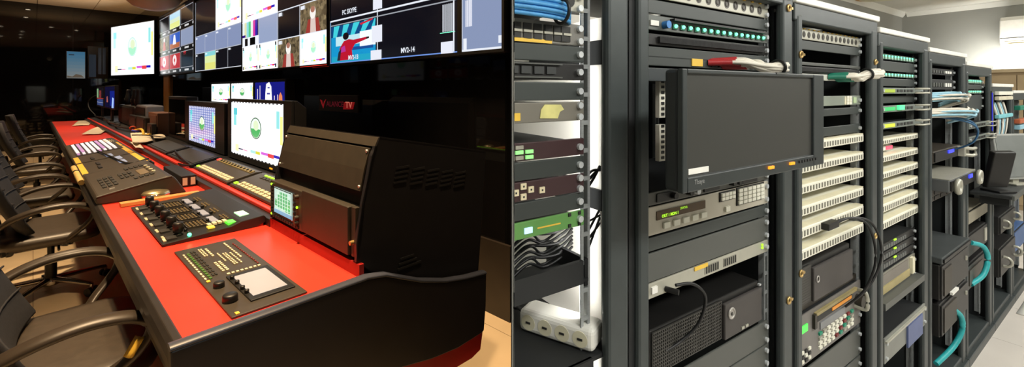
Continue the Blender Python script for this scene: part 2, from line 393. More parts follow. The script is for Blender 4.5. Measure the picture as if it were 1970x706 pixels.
# leftmost, angled
tS = thing('video_wall_screen', 'leftmost screen of the video wall, angled inwards, all white test card', 'screen', (1.80, 12.25, 1.78), 0, 'screens of the video wall')
d = Vector((-.23, .973, 0)).normalized(); nrm = Vector((-d.y, d.x, 0)); A = Vector((1.80, 12.35, 1.79)); wS = 2.22
def quadprism(P, w, h, n, th, b):
    o = P-d*b+Vector((0, 0, -b)); e = d*(w+2*b); u = Vector((0, 0, h+2*b)); k = -n*th
    return MB().add([o, o+e, o+e+u, o+u, o+k, o+e+k, o+e+u+k, o+u+k], [(0, 1, 2, 3), (4, 5, 6, 7), (0, 1, 5, 4), (1, 2, 6, 5), (2, 3, 7, 6), (3, 0, 4, 7)])
obj('housing', quadprism(A, wS, 1.20, nrm, .06, .02), BLACK, tS, absn=True)
S = Screen(A+d*wS, -d, wS, 1.20, nrm); card(S, 0, 0, 1, 1); S.build('picture', tS)
# nine picture multiviewer
t, S = screen_unit('video wall screen split into nine small pictures, two of them red', 9.06, 12.10, 1.76, 3.02, 1.86, .03)
S.rect(0, 0, 1, 1, scr(16, 16, 20, .5))
cu = [(.012, .325), (.345, .655), (.675, .985)]; cv = [(.06, .31), (.385, .635), (.71, .96)]
fills = [[scr(196, 20, 34, .9), scr(196, 20, 34, .9), scr(22, 24, 34, .5)], [crowd(), scr(30, 90, 200, .9), scr(158, 172, 205, .8)], [scr(28, 28, 34, .5), scr(190, 230, 250, 1.0), scr(28, 28, 34, .5)]]
for r in range(3):
    for c in range(3):
        (a, b), (e, f) = cu[c], cv[r]
        S.rect(a, e, b, f, fills[r][c], 2); S.frame(a, e, b, f, .014, scr(190, 190, 195, .6), 3)
        S.rect(a+.10, e-.045, a+.20, e-.018, scr(235, 235, 235, .8), 2)
        S.rect(b-.02, e-.048, b+.02, e-.012, scr(220, 220, 225, .7), 2)
for c in (0, 1):
    (a, b), (e, f) = cu[c], cv[0]
    S.disc((a+b)/2, e+.14, .055, .085, scr(250, 235, 235, 1), 3); S.poly([((a+b)/2-.03, e+.06), ((a+b)/2+.03, e+.06), ((a+b)/2, e+.24)], scr(240, 200, 200, 1), 3.5)
    S.disc((a+b)/2, e+.14, .02, .03, scr(205, 40, 50, .9), 4)
a, b = cu[2]; S.text('***', (a+b)/2-.05, .25, .16, scr(240, 40, 50, 1))
a, b = cu[1]; S.rect(a+.01, .39, b-.01, .47, scr(200, 110, 60, .8), 3); S.poly([(a+.10, .45), (a+.20, .45), (a+.17, .60), (a+.13, .60)], scr(240, 240, 250, 1), 3.5)
S.rect(a+.01, .71, b-.01, .80, scr(235, 240, 150, 1), 3); S.rect(a+.01, .80, b-.01, .86, scr(225, 240, 210, 1), 3)
a, b = cu[0]; S.poly([(a+.11, .40), (a+.21, .40), (a+.18, .55), (a+.14, .55)], scr(200, 70, 70, .8), 3); S.disc(a+.16, .575, .025, .035, scr(245, 235, 225, 1), 3.2)
S.build('picture', t)
# four by four multiviewers
def figure(S, u, v, w, h, l=3):            # white-haired presenter in red and white
    S.poly([(u-.28*w, v), (u+.28*w, v), (u+.20*w, v+.45*h), (u-.18*w, v+.45*h)], scr(176, 66, 58, .8), l)
    S.poly([(u-.10*w, v), (u+.12*w, v), (u+.09*w, v+.52*h), (u-.08*w, v+.52*h)], scr(236, 214, 206, .9), l+.5)
    S.disc(u, v+.64*h, .11*w, .20*h, scr(250, 246, 240, 1.0), l+.6); S.disc(u, v+.74*h, .08*w, .10*h, scr(190, 130, 110, .8), l+.7)
t, S = screen_unit('video wall screen with a black quarter, a white test card and four grey-blue tiles', 6.50, 8.95, 1.735, 2.925, 1.86, .012)
S.rect(0, 0, 1, 1, DK); card(S, .5, .5, 1, 1, 2)
for c in range(4): S.rect(c*.25, .25, c*.25+.25, .5, GB, 2)
S.rect(.25, 0, .5, .25, scr(235, 236, 130, .95), 2); S.rect(.25, .10, .5, .25, scr(225, 240, 170, 1), 2.5); S.rect(.25, .19, .5, .25, scr(140, 220, 225, .95), 3)
for u in (.25, .5, .75): S.rect(u-.002, 0, u+.002, .5, scr(210, 215, 225, .8), 4)
for v in (.25, .5): S.rect(0, v-.004, 1, v+.004, scr(210, 215, 225, .8), 4)
S.rect(0, 0, 1, .008, W_, 4); S.rect(0, 0, .004, 1, W_, 4)
for c in range(4):
    for v in (.235, .48): S.rect(c*.25+.015, v-.02, c*.25+.055, v, W_, 5)
S.build('picture', t)
t, S = screen_unit('video wall screen mixing white test cards, colour bars and two presenter pictures', 3.995, 6.46, 1.665, 2.945, 1.86, .012)
S.rect(0, 0, 1, 1, DK); card(S, 0, .5, .5, 1, 2)
S.rect(.25, .25, .5, .5, scr(165, 180, 215, .85), 2)
for k, c in enumerate([(240, 250, 250), (235, 235, 190), (150, 230, 235), (90, 210, 140), (250, 252, 250), (225, 60, 170), (50, 40, 170)]): S.rect(.0+k*.033, .34, .033+k*.033, .5, scr(*c, .95), 2)
S.rect(0, .25, .25, .34, scr(245, 248, 255, 1), 2); S.rect(.04, .25, .085, .33, scr(30, 26, 26, .5), 3); S.rect(.12, .25, .2, .33, scr(12, 12, 14, .5), 3); S.rect(.0, .345, .05, .37, scr(60, 30, 140, .9), 3)
card(S, 0, 0, .25, .25, 2); card(S, .25, 0, .5, .25, 2); card(S, .75, 0, 1, .25, 2)
for u0, v0 in ((.5, 0), (.75, .25)): S.rect(u0, v0, u0+.25, v0+.25, crowd(), 2); figure(S, u0+.125, v0, .25, .25)
for u in (.25, .5, .75): S.rect(u-.002, 0, u+.002, .5, W_, 6)
for v in (.25, .5): S.rect(0, v-.004, 1, v+.004, W_, 6)
for u, v in ((.02, .23), (.23, .23), (.27, .23), (.48, .23), (.02, .03), (.23, .03), (.27, .03), (.48, .03)): S.rect(u-.008, v-.02, u+.008, v+.012, scr(70, 70, 70, .5), 6)
for u, v in ((.515, .235), (.515, .485), (.76, .485)): S.rect(u, v-.03, u+.04, v, W_, 6)
S.rect(.75, -.012, 1, 0, LEDR, 3)
S.build('picture', t)
# dark multiviewer with the red presenter
t, S = screen_unit('dark video wall screen with a blue picture of a person in red and audio meters', 2.115, 3.925, 1.655, 2.80, 1.86, .022)
H = 1.145; zv = lambda z: (z-1.655)/H
S.rect(0, 0, 1, 1, scr(24, 24, 34, .55)); top = zv(2.045)
S.rect(0, top, 1, top+.012, W_, 3); S.rect(0, top-.035, 1, top-.027, scr(190, 195, 205, .7), 3); S.rect(.452, 0, .458, 1, W_, 3); S.rect(0, 0, 1, .008, scr(120, 160, 240, .9), 3); S.rect(0, 0, .006, top, scr(150, 190, 240, .9), 3); S.rect(.975, 0, .982, top+.1, W_, 3)
S.rect(.01, .0, .44, top-.04, scr(26, 160, 220, .9), 2)
S.rect(.01, top*.62, .44, top-.04, scr(16, 84, 150, .75), 2.2)
for k in range(5): S.poly([(.03+k*.09, top*.62), (.07+k*.09, top*.62), (min(.44, .05+k*.10+.05), top-.04), (min(.43, .02+k*.10+.02), top-.04)], scr(70, 220, 235, .9), 2.4)
S.rect(.06, top*.40, .40, top*.62, scr(200, 240, 250, .95), 2.5); S.rect(.30, top*.33, .44, top*.66, scr(240, 250, 255, 1.1), 2.6)
S.rect(.02, .01, .44, top*.16, scr(40, 180, 215, .85), 2.5); S.rect(.15, top*.27, .42, top*.34, scr(30, 90, 170, .8), 2.6)
S.poly([(.105, .02), (.235, .02), (.225, top*.28), (.255, top*.40), (.36, top*.47), (.36, top*.52), (.24, top*.50), (.195, top*.53), (.145, top*.50), (.10, top*.34)], scr(200, 26, 52, .9), 3)
S.poly([(.115, top*.24), (.165, top*.26), (.155, top*.40), (.12, top*.36)], scr(205, 60, 170, .8), 3.4); S.poly([(.36, top*.47), (.385, top*.485), (.385, top*.52), (.36, top*.52)], scr(60, 34, 34, .5), 3.2)
S.disc(.165, top*.61, .030, top*.085, scr(40, 26, 34, .5), 3.2); S.poly([(.075, .02), (.105, .02), (.12, top*.34), (.09, top*.26)], scr(60, 60, 80, .5), 3.1)
S.poly([(.30, top*.84), (.42, top*.90), (.41, top*.86), (.31, top*.80)], scr(220, 40, 60, .9), 3)
for (u, v, w, h) in ((.40, .0, .09, .07), (.41, top*.37, .085, top*.35), (.42, top+.02, .075, .075), (.905, .0, .07, .07), (.93, top+.02, .05, .04)): S.rect(u, v, u+w, v+h, scr(235, 238, 250, 1.0), 4)
for k in range(6): S.rect(.915+k*.0115, top*.38, .915+k*.0115+.006, top*.86, W_, 4)
S.rect(.90, top*.36, .985, top*.37, LEDG, 4)
S.text('PC SKYPE', .20, top+.055, .060, W_, 5); S.text('MV2-13', .24, .035, .055, W_, 5); S.text('MV2-14', .69, .045, .055, W_, 5); S.text('A0', .69, top+.06, .065, W_, 5)
S.build('picture', t)
t, S = screen_unit('rightmost screen of the video wall, plain grey-blue, cut by the photo seam', 1.715, 2.072, 1.655, 2.80, 1.86, .02)
S.rect(0, 0, 1, 1, scr(150, 166, 204, .8)); S.rect(.0, 0, 1, .012, W_, 3); S.rect(0, 0, .014, 1, W_, 3); S.rect(.04, 0, .13, .075, W_, 4); S.rect(.92, .03, 1, .07, W_, 4)
for k in range(6): S.rect(.10+k*.03, .14, .118+k*.03, .29, scr(245, 246, 255, 1.05), 4)
S.build('picture', t)
# channel sign on the black wall
t = thing('channel_sign', 'dark sign board with a red emblem and channel lettering on the black wall', 'sign', (1.90, 3.86, 1.20))
obj('board', MB().box(1.896, 1.919, 3.49, 4.26, 1.205, 1.36), mat('sign_board', rgb(34, 26, 24), .35), t, absn=True, bevel=.003)
S = Screen((1.896, 4.26, 1.205), (0, -1, 0), .77, .155, (-1, 0, 0)); rd = scr(150, 18, 26, .55); rdd = scr(104, 14, 30, .45)
S.poly([(.04, .72), (.10, .66), (.13, .36), (.155, .60), (.22, .76), (.17, .48), (.135, .14), (.085, .42)], rd, 1)
S.text('ALANCE', .45, .44, .072, rdd, 2, 1.25); S.poly([(.66, .16), (.90, .20), (.94, .62), (.68, .60)], scr(150, 20, 22, .5), 1.5)
S.text('TV', .80, .42, .078, scr(230, 120, 100, .6), 3, 1.3); S.build('lettering', t)
# reflected screen in the far glass, put in as two glowing framed panels
t = thing('screen_reflection', 'dim pale blue painted reflection of a screen in the far black glass wall', 'screen', (.70, 15.30, 1.70))
obj('housing', MB().box(.535, .885, 15.27, 15.305, 1.71, 2.40), BLACK, t, absn=True)  # frame of the painted reflection, no screen there
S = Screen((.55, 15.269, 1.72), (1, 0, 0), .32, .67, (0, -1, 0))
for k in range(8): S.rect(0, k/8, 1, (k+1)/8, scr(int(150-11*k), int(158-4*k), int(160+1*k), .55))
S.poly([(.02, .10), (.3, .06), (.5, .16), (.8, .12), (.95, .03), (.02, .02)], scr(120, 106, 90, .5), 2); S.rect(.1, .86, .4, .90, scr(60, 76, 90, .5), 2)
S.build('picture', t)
t = thing('screen_reflection', 'almost black painted reflection with faint vertical bands beside the pale blue one', 'screen', (1.10, 15.30, 1.74))
obj('housing', MB().box(.92, 1.30, 15.275, 15.305, 1.72, 2.55), BLACK, t, absn=True)  # frame of the painted reflection, no screen there
S = Screen((.94, 15.274, 1.76), (1, 0, 0), .34, .76, (0, -1, 0)); S.rect(0, 0, .38, .76, scr(52, 62, 74, .35)); S.rect(.5, .1, .68, 1, scr(56, 56, 58, .35)); S.rect(.74, .1, .92, 1, scr(52, 52, 54, .35)); S.build('picture', t)

# ---------------------------------------------------------------- the control desk
DY0, DY1 = 1.365, 13.2
dk = thing('control_desk', 'long red-topped control desk with black edging and console ledge', 'desk', (.5, DY0, 0))
D = lambda n, mb, m, b=0, **k: obj(n, mb, m, dk, absn=True, bevel=b, **k)
D('desktop', MB().box(.258, .752, DY0, DY1, .715, .75), RED, label='red laminate desktop')
D('front_edging', MB().prism([(.262, .745), (.258, .753), (.240, .753), (.228, .742), (.224, .722), (.226, .690), (.240, .676), (.262, .676)], 'y', DY0-.01, DY1), NOSE, .003)
D('under_rail', MB().box(.250, .285, DY0, DY1, .60, .68), SATIN)
D('modesty_panel', MB().box(.60, .63, DY0, DY1, .0, .715), SATIN)
D('riser', MB().box(.748, .765, DY0, 2.20, .75, .795), REDD, label='red riser under the equipment turret, shade put into its dark red')  # desk red darkened, as less light falls on the upright face
D('cable_channel', MB().box(.744, .784, 2.20, DY1, .75, .787), BLACK, .003)
D('ledge', MB().box(.784, .815, 2.20, DY1, .785, .803), RED, .003, label='red ledge along the consoles')
D('console_ledge', MB().prism([(.812, .72), (.812, .80), (1.0, .832), (1.36, .832), (1.36, .0), (1.32, .0), (1.32, .72)], 'y', 2.20, DY1), SATIN)
top = [(.224, .753), (.262, .753), (.76, .753), (.83, .740), (.90, .706), (.98, .668), (1.108, .624), (1.222, .600), (1.333, .585)]
D('end_panel', MB().prism(top+[(1.330, .45), (1.318, .34), (1.30, .335), (1.164, .332), (1.03, .351), (.844, .397), (.60, .47), (.40, .50), (.232, .50), (.226, .62)], 'y', 1.325, 1.362), SATIN, .004)
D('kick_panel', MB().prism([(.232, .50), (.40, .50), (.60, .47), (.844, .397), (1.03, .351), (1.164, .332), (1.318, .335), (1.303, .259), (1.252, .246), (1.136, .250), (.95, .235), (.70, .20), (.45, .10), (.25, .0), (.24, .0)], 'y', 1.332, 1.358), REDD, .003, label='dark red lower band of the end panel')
D('end_capping', MB().tube([(x, 1.343, z+.004) for x, z in top], .014, 8, 0, (0, 1, 0), (1.5, .6)), mat('blue_black_capping', rgb(62, 66, 78), .35), 0, label='grey-blue shiny capping of the end panel')
D('plinth', MB().box(.64, 1.30, 1.42, DY1, 0, .08), BLACK)

# equipment turret at the near end
tw = thing('equipment_turret', 'tall black equipment turret with blank plates at the near end of the red desk', 'equipment cabinet', (1.05, 1.79, .80))
T = lambda n, mb, m, b=0, p=tw, **k: obj(n, mb, m, p, absn=True, bevel=b, **k)
front = [(.749, .80), (.747, .863), (.758, .94), (.775, 1.022), (.805, 1.166), (.837, 1.232)]
def fx(z):
    for (x0, z0), (x1, z1) in zip(front, front[1:]):
        if z <= z1: return x0+(x1-x0)*(z-z0)/(z1-z0)
    return front[-1][0]
body = [(x+.03, z) for x, z in front]
T('core', MB().prism([(x+.02, z-.004) for x, z in front]+[(1.37, 1.112), (1.345, .83), (.78, .80)], 'y', 1.40, 2.175), RACKD)
for a, b in ((1.383, 1.403), (2.172, 2.192)):
    T('side_panel', MB().prism(front+[(1.388, 1.120), (1.362, .80), (1.338, .565), (1.25, .59), (1.12, .62), (.98, .665), (.90, .70), (.80, .75)], 'y', a, b), SATIN, .003)
T('top_panel', MB().prism([(.837, 1.222), (.837, 1.234), (1.388, 1.122), (1.388, 1.110)], 'y', 1.383, 2.192), SATIN)
def plate(z0, z1, y0, y1, lift, th=.006):
    zs = [z0, (z0+z1)/2, z1]
    return MB().prism([(fx(z)-lift, z) for z in zs]+[(fx(z)-lift+th, z) for z in reversed(zs)], 'y', y0, y1)
T('bezel', plate(1.198, 1.230, 1.385, 2.190, .002, .012), GREYM, label='brown-lit top bezel')
T('side_bezel', plate(.80, 1.20, 1.383, 1.397, .003, .012), SATIN); T('side_bezel', plate(.80, 1.20, 2.176, 2.192, .003, .012), SATIN)
T('blank_plate', plate(1.040, 1.190, 1.410, 2.172, .004), GREYM, label='large blank plate of the turret')
for y, z in ((1.42, 1.18), (2.162, 1.18), (2.158, 1.055), (1.42, 1.055)): T('screw', MB().cyl((fx(z)-.003, y, z), (fx(z)-.008, y, z-.001), .006, 10), BOLT)
T('blank_plate', MB().box(.742, .775, 1.435, 1.825, .812, .985), GREYM, .003, label='small blank plate beside the waveform screen')
T('fixing_strip', MB().box(.752, .770, 1.400, 1.428, .81, .985), GREYM); T('lock', MB().cyl((.752, 1.414, .862), (.738, 1.414, .862), .008, 12), BRASS)
for i in range(5):
    for j in range(4):
        x = .905+i*.074+j*-.004; z = 1.108-j*.018-i*.016
        T('vent_slot', MB().box(x, x+.060, 1.3795, 1.3835, z-.004, z+.004), mat('vent_lip', rgb(40, 40, 42), .3))
for j, (a, b) in enumerate(((.925, .985), (.918, 1.00), (.912, 1.02))): T('vent_slot', MB().box(a, b, 1.3795, 1.3835, .758-j*.018-.004, .758-j*.018+.004), mat('vent_lip', rgb(40, 40, 42), .3))
# waveform monitor in the turret
wf = thing('waveform_monitor', 'small waveform monitor with a lit green and white screen in the turret', 'monitor', (.75, 2.0, .81))
Wf = lambda n, mb, m, b=0, **k: obj(n, mb, m, wf, absn=True, bevel=b, **k)
Wf('case', MB().box(.744, .80, 1.83, 2.185, .808, .978), GREYD, .004)
S = Screen((.742, 2.125, .838), (0, -1, 0), .205, .118, (-1, 0, 0)); S.rect(0, 0, 1, 1, scr(214, 240, 226, .95))
S.rect(.0, .0, 1, .16, scr(150, 190, 220, .9), 2)
for u, v, w, h in ((.18, .25, .5, .5), (.30, .55, .45, .33), (.05, .3, .2, .25), (.6, .2, .3, .5)): S.rect(u, v, u+w, v+h, scr(110, 200, 130, .8), 2)
for k in range(5): S.rect(.2+k*.14, .2, .23+k*.14, .92, scr(226, 250, 226, 1), 3); S.rect(.1, .25+k*.13, .9, .27+k*.13, scr(226, 250, 226, 1), 3)
S.frame(0, 0, 1, 1, .004, BLACK, 4); S.build('screen', wf)
b = MB()
for k in range(9): b.box(.739, .745, 2.145, 2.168, .825+k*.016, .836+k*.016)
for k in range(11): b.box(.739, .745, 1.86+k*.026, 1.878+k*.026, .814, .826)
for k in range(6): b.box(.739, .745, 1.895, 1.910, .845+k*.02, .856+k*.02)
Wf('button_bank', b, SLOT, kind='stuff')
for z in (.84, .862, .95): Wf('knob', MB().cyl((.744, 1.868, z), (.728, 1.868, z), .010, 14), GREYM)
for y, z in ((2.157, .826), (2.157, .963), (1.87, .905)): Wf('lamp', MB().ell((.740, y, z), .004, .008, .006, 10, 6), LEDY)

# ---------------------------------------------------------------- devices on the desk top
dm = thing('mixer_panel', 'flat grey vision mixer panel with tilted screen and knobs set in the red desk', 'control panel', (.475, 1.75, .75))
M = lambda n, mb, m, b=0, **k: obj(n, mb, m, dm, absn=True, bevel=b, **k)
M('faceplate', MB().box(.372, .582, 1.388, 2.128, .7505, .757), GREYD, .002)
S_ = Screen
M('screen_frame', MB().box(.438, .568, 1.445, 1.70, .757, .762), BLACK, .002)
M('screen', MB().box(.452, .552, 1.470, 1.672, .762, .7635), LCDG, label='grey liquid crystal screen')
def knob(mb, x, y, z, r, h, n=20): return mb.lathe((x, y, z), [(r, 0), (r*.98, h*.85), (r*.85, h), (r*.01, h)], n)
for x, y, r, h in ((.398, 1.500, .021, .022), (.402, 1.634, .016, .018), (.446, 1.679-.02, .007, .016), (.446, 1.626-.02, .007, .016), (.445, 1.568-.02, .007, .016), (.446, 1.51, .007, .016)):
    M('knob', knob(MB(), x, y, .757, r, h), BLACK)
def keys(x0, x1, y0, y1, nx, ny, z, h=.003, fill=.6):
    b = MB(); dx, dy = (x1-x0)/nx, (y1-y0)/ny
    for i in range(nx):
        for j in range(ny): b.box(x0+(i+.5-fill/2)*dx, x0+(i+.5+fill/2)*dx, y0+(j+.5-fill/2)*dy, y0+(j+.5+fill/2)*dy, z, z+h)
    return b
M('ivory_buttons', keys(.383, .392, 1.72, 2.06, 1, 12, .757), KEYW, kind='stuff')
M('green_buttons', keys(.395, .408, 1.72, 2.06, 1, 14, .757), mat('green_button', rgb(70, 104, 40), .5, emit=rgb(60, 110, 30), es=.25), kind='stuff')
M('dark_buttons', keys(.410, .428, 1.74, 2.08, 2, 9, .757), SLOT, kind='stuff')
for a in ((.436, .452, 1.97, 2.08, 2, 5), (.456, .468, 1.95, 2.07, 1, 5), (.442, .468, 1.76, 1.88, 2, 6), (.476, .484, 1.86, 1.98, 1, 6), (.490, .506, 1.80, 1.96, 2, 8), (.512, .520, 1.80, 1.95, 1, 7), (.526, .536, 1.86, 2.09, 1, 9), (.446, .556, 1.715, 1.735, 8, 1)):
    M('ivory_buttons', keys(*a, .757), KEYW, kind='stuff')
M('red_buttons', keys(.550, .558, 1.745, 2.06, 1, 14, .757), mat('red_button', rgb(120, 40, 30), .5), kind='stuff')
for y, c in ((1.705, KEYW), (1.40, KEYW)): M('lit_button', MB().box(.384, .394, y-.008+.0, y+.008, .757, .760), YELT)

cc = thing('camera_control_panel', 'black sloping camera control panel with six joysticks on the red desk', 'control panel', (.54, 2.66, .75))
K = lambda n, mb, m, b=0, **k: obj(n, mb, m, cc, absn=True, bevel=b, **k)
cz = lambda x: .764+(x-.356)*.085
K('case', MB().prism([(.356, .751), (.352, .762), (.60, .778), (.64, .792), (.735, .800), (.745, .790), (.745, .766), (.70, .751)], 'y', 2.245, 3.10), BLACK, .003)
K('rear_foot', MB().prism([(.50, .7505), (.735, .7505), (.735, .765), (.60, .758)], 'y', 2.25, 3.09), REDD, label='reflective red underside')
for k in range(6):
    y = 2.325+k*.137
    K('joystick', MB().lathe((.420, y, cz(.42)-.002), [(.020, 0), (.016, .006), (.012, .010), (.013, .012), (.0185, .014), (.019, .050), (.016, .055), (.001, .055)], 18), BLACK)
    K('joystick_plate', MB().box(.374, .408, y-.055, y-.006, cz(.385)-.003, cz(.385)+.006), SLOT)
    K('ivory_buttons', keys(.362, .378, y-.02, y+.04, 1, 3, cz(.37)-.003, .004), KEYW, kind='stuff')
for k in range(4):
    y = 2.37+k*.167
    K('display', MB().box(.556, .584, y, y+.115, cz(.57)-.004, cz(.57)+.0025), LCDG, .001)
    b = keys(.468, .54, y, y+.11, 5, 4, cz(.50)-.003, .005, .5)
    K('button_bank', b, mat('brown_button', rgb(112, 96, 62), .5), kind='stuff')
    fr = MB(); y2 = y+.118
    for (a, c, e, f) in ((.462, .466, y-.004, y2), (.542, .546, y-.004, y2), (.462, .546, y-.006, y-.003), (.462, .546, y2-.002, y2+.001)): fr.box(a, c, e, f, cz(.5)-.003, cz(.5)+.004)
    K('button_frame', fr, GREYM)
    K('small_knob', knob(MB(), .592, y+.01, cz(.592)-.003, .008, .012, 12), BLACK)
    K('small_knob', knob(MB(), .550, y+.055, cz(.55)-.003, .007, .012, 12), BLACK)
    K('ivory_buttons', keys(.60, .63, y, y+.10, 2, 4, cz(.61)-.003, .006, .5), mat('brown_button', rgb(112, 96, 62), .5), kind='stuff')
for k in range(14): K('small_knob', knob(MB(), .452, 2.30+k*.055, cz(.452)-.003, .006, .011, 10), BLACK)
K('lamp', MB().ell((.448, 2.262, cz(.448)+.004), .008, .011, .008, 12, 8), mat('green_lamp', (0.1, .5, .25), .3, 0, 0, emit=rgb(90, 255, 170), es=3.0), label='lit green lamp')
K('lit_key', MB().box(.596, .630, 2.275, 2.335, .778, .788), mat('green_key', (.1, .5, .1), .4, 0, 0, emit=rgb(80, 220, 40), es=1.2), label='bright green key')
for k in range(3): K('lit_key', MB().box(.658+k*.014, .670+k*.014, 2.33, 2.42, .793, .799), mat('pale_green_key', (.5, .7, .5), .4, 0, 0, emit=rgb(190, 255, 200), es=.9))
K('lit_key', MB().box(.520, .545, 2.275, 2.31, cz(.53), cz(.53)+.006), mat('yellow_key', (.7, .6, .1), .4, 0, 0, emit=rgb(250, 200, 60), es=.8), label='lit yellow key')
for k in range(4): K('key', MB().box(.53+k*.02, .545+k*.02, 2.325, 2.36, cz(.53+k*.02)-.002, cz(.53+k*.02)+.006), KEYW)
K('label_tag', MB().box(.362, .372, 2.275, 2.31, cz(.365)-.002, cz(.365)+.003), KEYW)

t = obj('wooden_ruler', MB().box(-.185, .185, -.028, .028, 0, .022), WOOD, None, (.505, 3.215, .7505), bevel=.003, label='flat wooden ruler lying across the red desk before the joysticks', cat='ruler'); t.rotation_euler.z = .03
t = thing('metal_dish', 'round silver dish beside the wooden ruler on the red desk', 'dish', (.490, 3.305, .7505))
obj('bowl', MB().lathe((0, 0, 0), [(.045, 0), (.066, .016), (.068, .032), (.060, .042), (.03, .050), (.001, .052)], 28), mat('tarnished_silver', rgb(186, 170, 130), .3, .8, .15, 30), t)
obj('rim', MB().torus((0, 0, .028), (0, 0, 1), .067, .004, 30, 6), CHROME, t)

# production switcher: near panel, far panel, key bank
sw = thing('production_switcher', 'large sloping grey switcher panel with yellow tape strips on the red desk', 'control panel', (.42, 5.1, .75))
Q = lambda n, mb, m, b=0, **k: obj(n, mb, m, sw, absn=True, bevel=b, **k)
sz = lambda x: .790+(x-.235)*.16
def slope(x0, x1, y0, y1, lift, th): return MB().prism([(x0, sz(x0)+lift), (x1, sz(x1)+lift), (x1, sz(x1)+lift-th), (x0, sz(x0)+lift-th)], 'y', y0, y1)
Q('far_case', MB().prism([(.232, .751), (.228, .786), (.24, sz(.24)), (.61, sz(.61)), (.63, .84), (.63, .751)], 'y', 4.30, 6.85), GREYD, .004)
Q('divider', slope(.236, .61, 5.02, 5.045, .004, .006), GREYM); Q('divider', slope(.236, .61, 4.29, 4.33, .008, .012), GREYM)
for a, b in ((4.36, 5.0), (5.06, 5.50)):
    Q('tape_strip', slope(.236, .268, a, b, .0015, .003), YELT); Q('tape_strip', slope(.565, .60, a+.02, b+.25, .0015, .003), YELT)
Q('tape_strip', slope(.565, .60, 5.80, 6.2, .0015, .003), YELT)
for x, y, c in ((.425, 5.12, (150, 165, 200)), (.455, 4.82, (150, 160, 150)), (.455, 4.55, (150, 160, 150))): Q('display', slope(x, x+.045, y, y+.20, .002, .004), mat('lit_window_%d' % c[0], rgb(*c), .3, 0, .05, 9, emit=rgb(*c), es=.25))
for x, y in ((.33, 4.50), (.335, 4.72), (.33, 5.12)): Q('fader', MB().box(x, x+.022, y, y+.13, sz(x)-.002, sz(x)+.010), BLACK, .002)
for k in range(8):
    for r in range(2):
        c = KEYW if (k*3+r) % 4 else mat('lilac_key', rgb(176, 140, 196), .5, emit=rgb(170, 130, 200), es=.5)
        x = .272+k*.036
        Q('key_row', slope(x, x+.018+.004*r, 5.78 if r else 5.62, 6.70 if r else 5.75, .010, .012), mat('lit_white_key', rgb(226, 220, 226), .5, emit=rgb(225, 220, 235), es=.6) if c is KEYW else c)
Q('key_tray', slope(.262, .58, 5.56, 6.78, .004, .006), BLACK)
Q('key_row', keys(.51, .59, 6.3, 6.6, 5, 2, sz(.55), .008), KEYW, kind='stuff')
# near unit of the switcher
nu = thing('keyer_panel', 'thick dark keyer unit with key rows at the near end of the switcher', 'control panel', (.44, 3.80, .75))
U = lambda n, mb, m, b=0, **k: obj(n, mb, m, nu, absn=True, bevel=b, **k)
U('case', MB().prism([(.240, .751), (.228, .778), (.238, .800), (.555, .868), (.585, .862), (.60, .84), (.65, .751)], 'y', 3.35, 4.27), GREYD, .008)
U('front_lip', MB().tube([(.236, 3.352, .794), (.50, 3.352, .852), (.575, 3.352, .864)], .006, 8), GREYM); U('front_lip', MB().tube([(.236, 4.268, .794), (.575, 4.268, .864)], .006, 8), GREYM)
nz = lambda x: .800+(x-.238)*.2145
def pad(mb, x, y, w, l, h=.006, lo=.004): return mb.prism([(x, nz(x)+h), (x+w, nz(x+w)+h), (x+w, nz(x+w)-lo), (x, nz(x)-lo)], 'y', y, y+l)
for i in range(3):
    for j in range(4): U('key', pad(MB(), .278+i*.026, 3.55+j*.10, .018, .07), SLOT, .001)
for i in range(3):
    for j in range(2): U('key', pad(MB(), .375+i*.024, 3.70+j*.12, .016, .08), SLOT, .001)
for i in range(4): U('key', pad(MB(), .425+i*.026, 3.56, .018, .06), SLOT, .001); U('key', pad(MB(), .425+i*.026, 4.0, .018, .08), SLOT, .001)
U('window', pad(MB(), .465, 3.66, .045, .22, .003), mat('dull_window', rgb(120, 104, 74), .3), .001)
for k in range(4): U('knob', knob(MB(), .525, 3.62+k*.10, nz(.525)-.003, .011, .018, 12), KEYW)
U('wheel', MB().cyl((.30, 3.46, nz(.30)-.012), (.325, 3.46, nz(.325)-.012), .02, 18), GREYM)
# roll of paper on the desk edge, black boxes, papers
t = thing('paper_roll', 'yellowed roll of taped paper lying along the black desk edge by the switcher', 'paper roll', (.218, 4.55, .753))
obj('sheet', MB().cyl((0, -.42, .018), (0, .42, .020), .018, 16), mat('yellowed_paper', rgb(214, 182, 112), .6, 0, .08, 20), t); obj('band', MB().cyl((0, .08, .019), (0, .12, .019), .0205, 16), BLACK, t)
t = thing('junction_box', 'small black box with two white labels behind the keyer unit', 'box', (.70, 3.70, .7505))
obj('case', MB().box(-.045, .04, -.16, .42, 0, .075), BLACK, t, bevel=.003)
for a in (-.036, .008): obj('label_tag', MB().box(a, a+.026, -.163, -.16, .012, .062), KEYW, t)
def paper(label, x, y, w, l, rz, z=.753, n=6, amp=.008, seed=1):
    rnd = random.Random(seed); a, b = rnd.random()*6, rnd.random()*6
    fn = lambda u, v: ((u-.5)*w, (v-.5)*l, amp*(.5+.5*math.sin(a+u*4+v*2))+amp*.8*abs(math.sin(b+v*3-u*2)))
    o = obj('paper_sheet', MB().slab(fn, n, n, (0, 0, .002)), WHITEP, None, (x, y, z), label=label, cat='paper'); o.rotation_euler.z = rz; return o
paper('crumpled white paper at the far end of the red desk', .66, 12.0, .22, 1.7, -.10, seed=2)
paper('folded white paper in the middle of the red desk', .73, 9.7, .20, 2.0, -.17, amp=.016, seed=3)
paper('large cream paper draped over the red ledge behind the switcher', .86, 6.75, .17, 1.35, -.10, z=.83, amp=.014, seed=5)
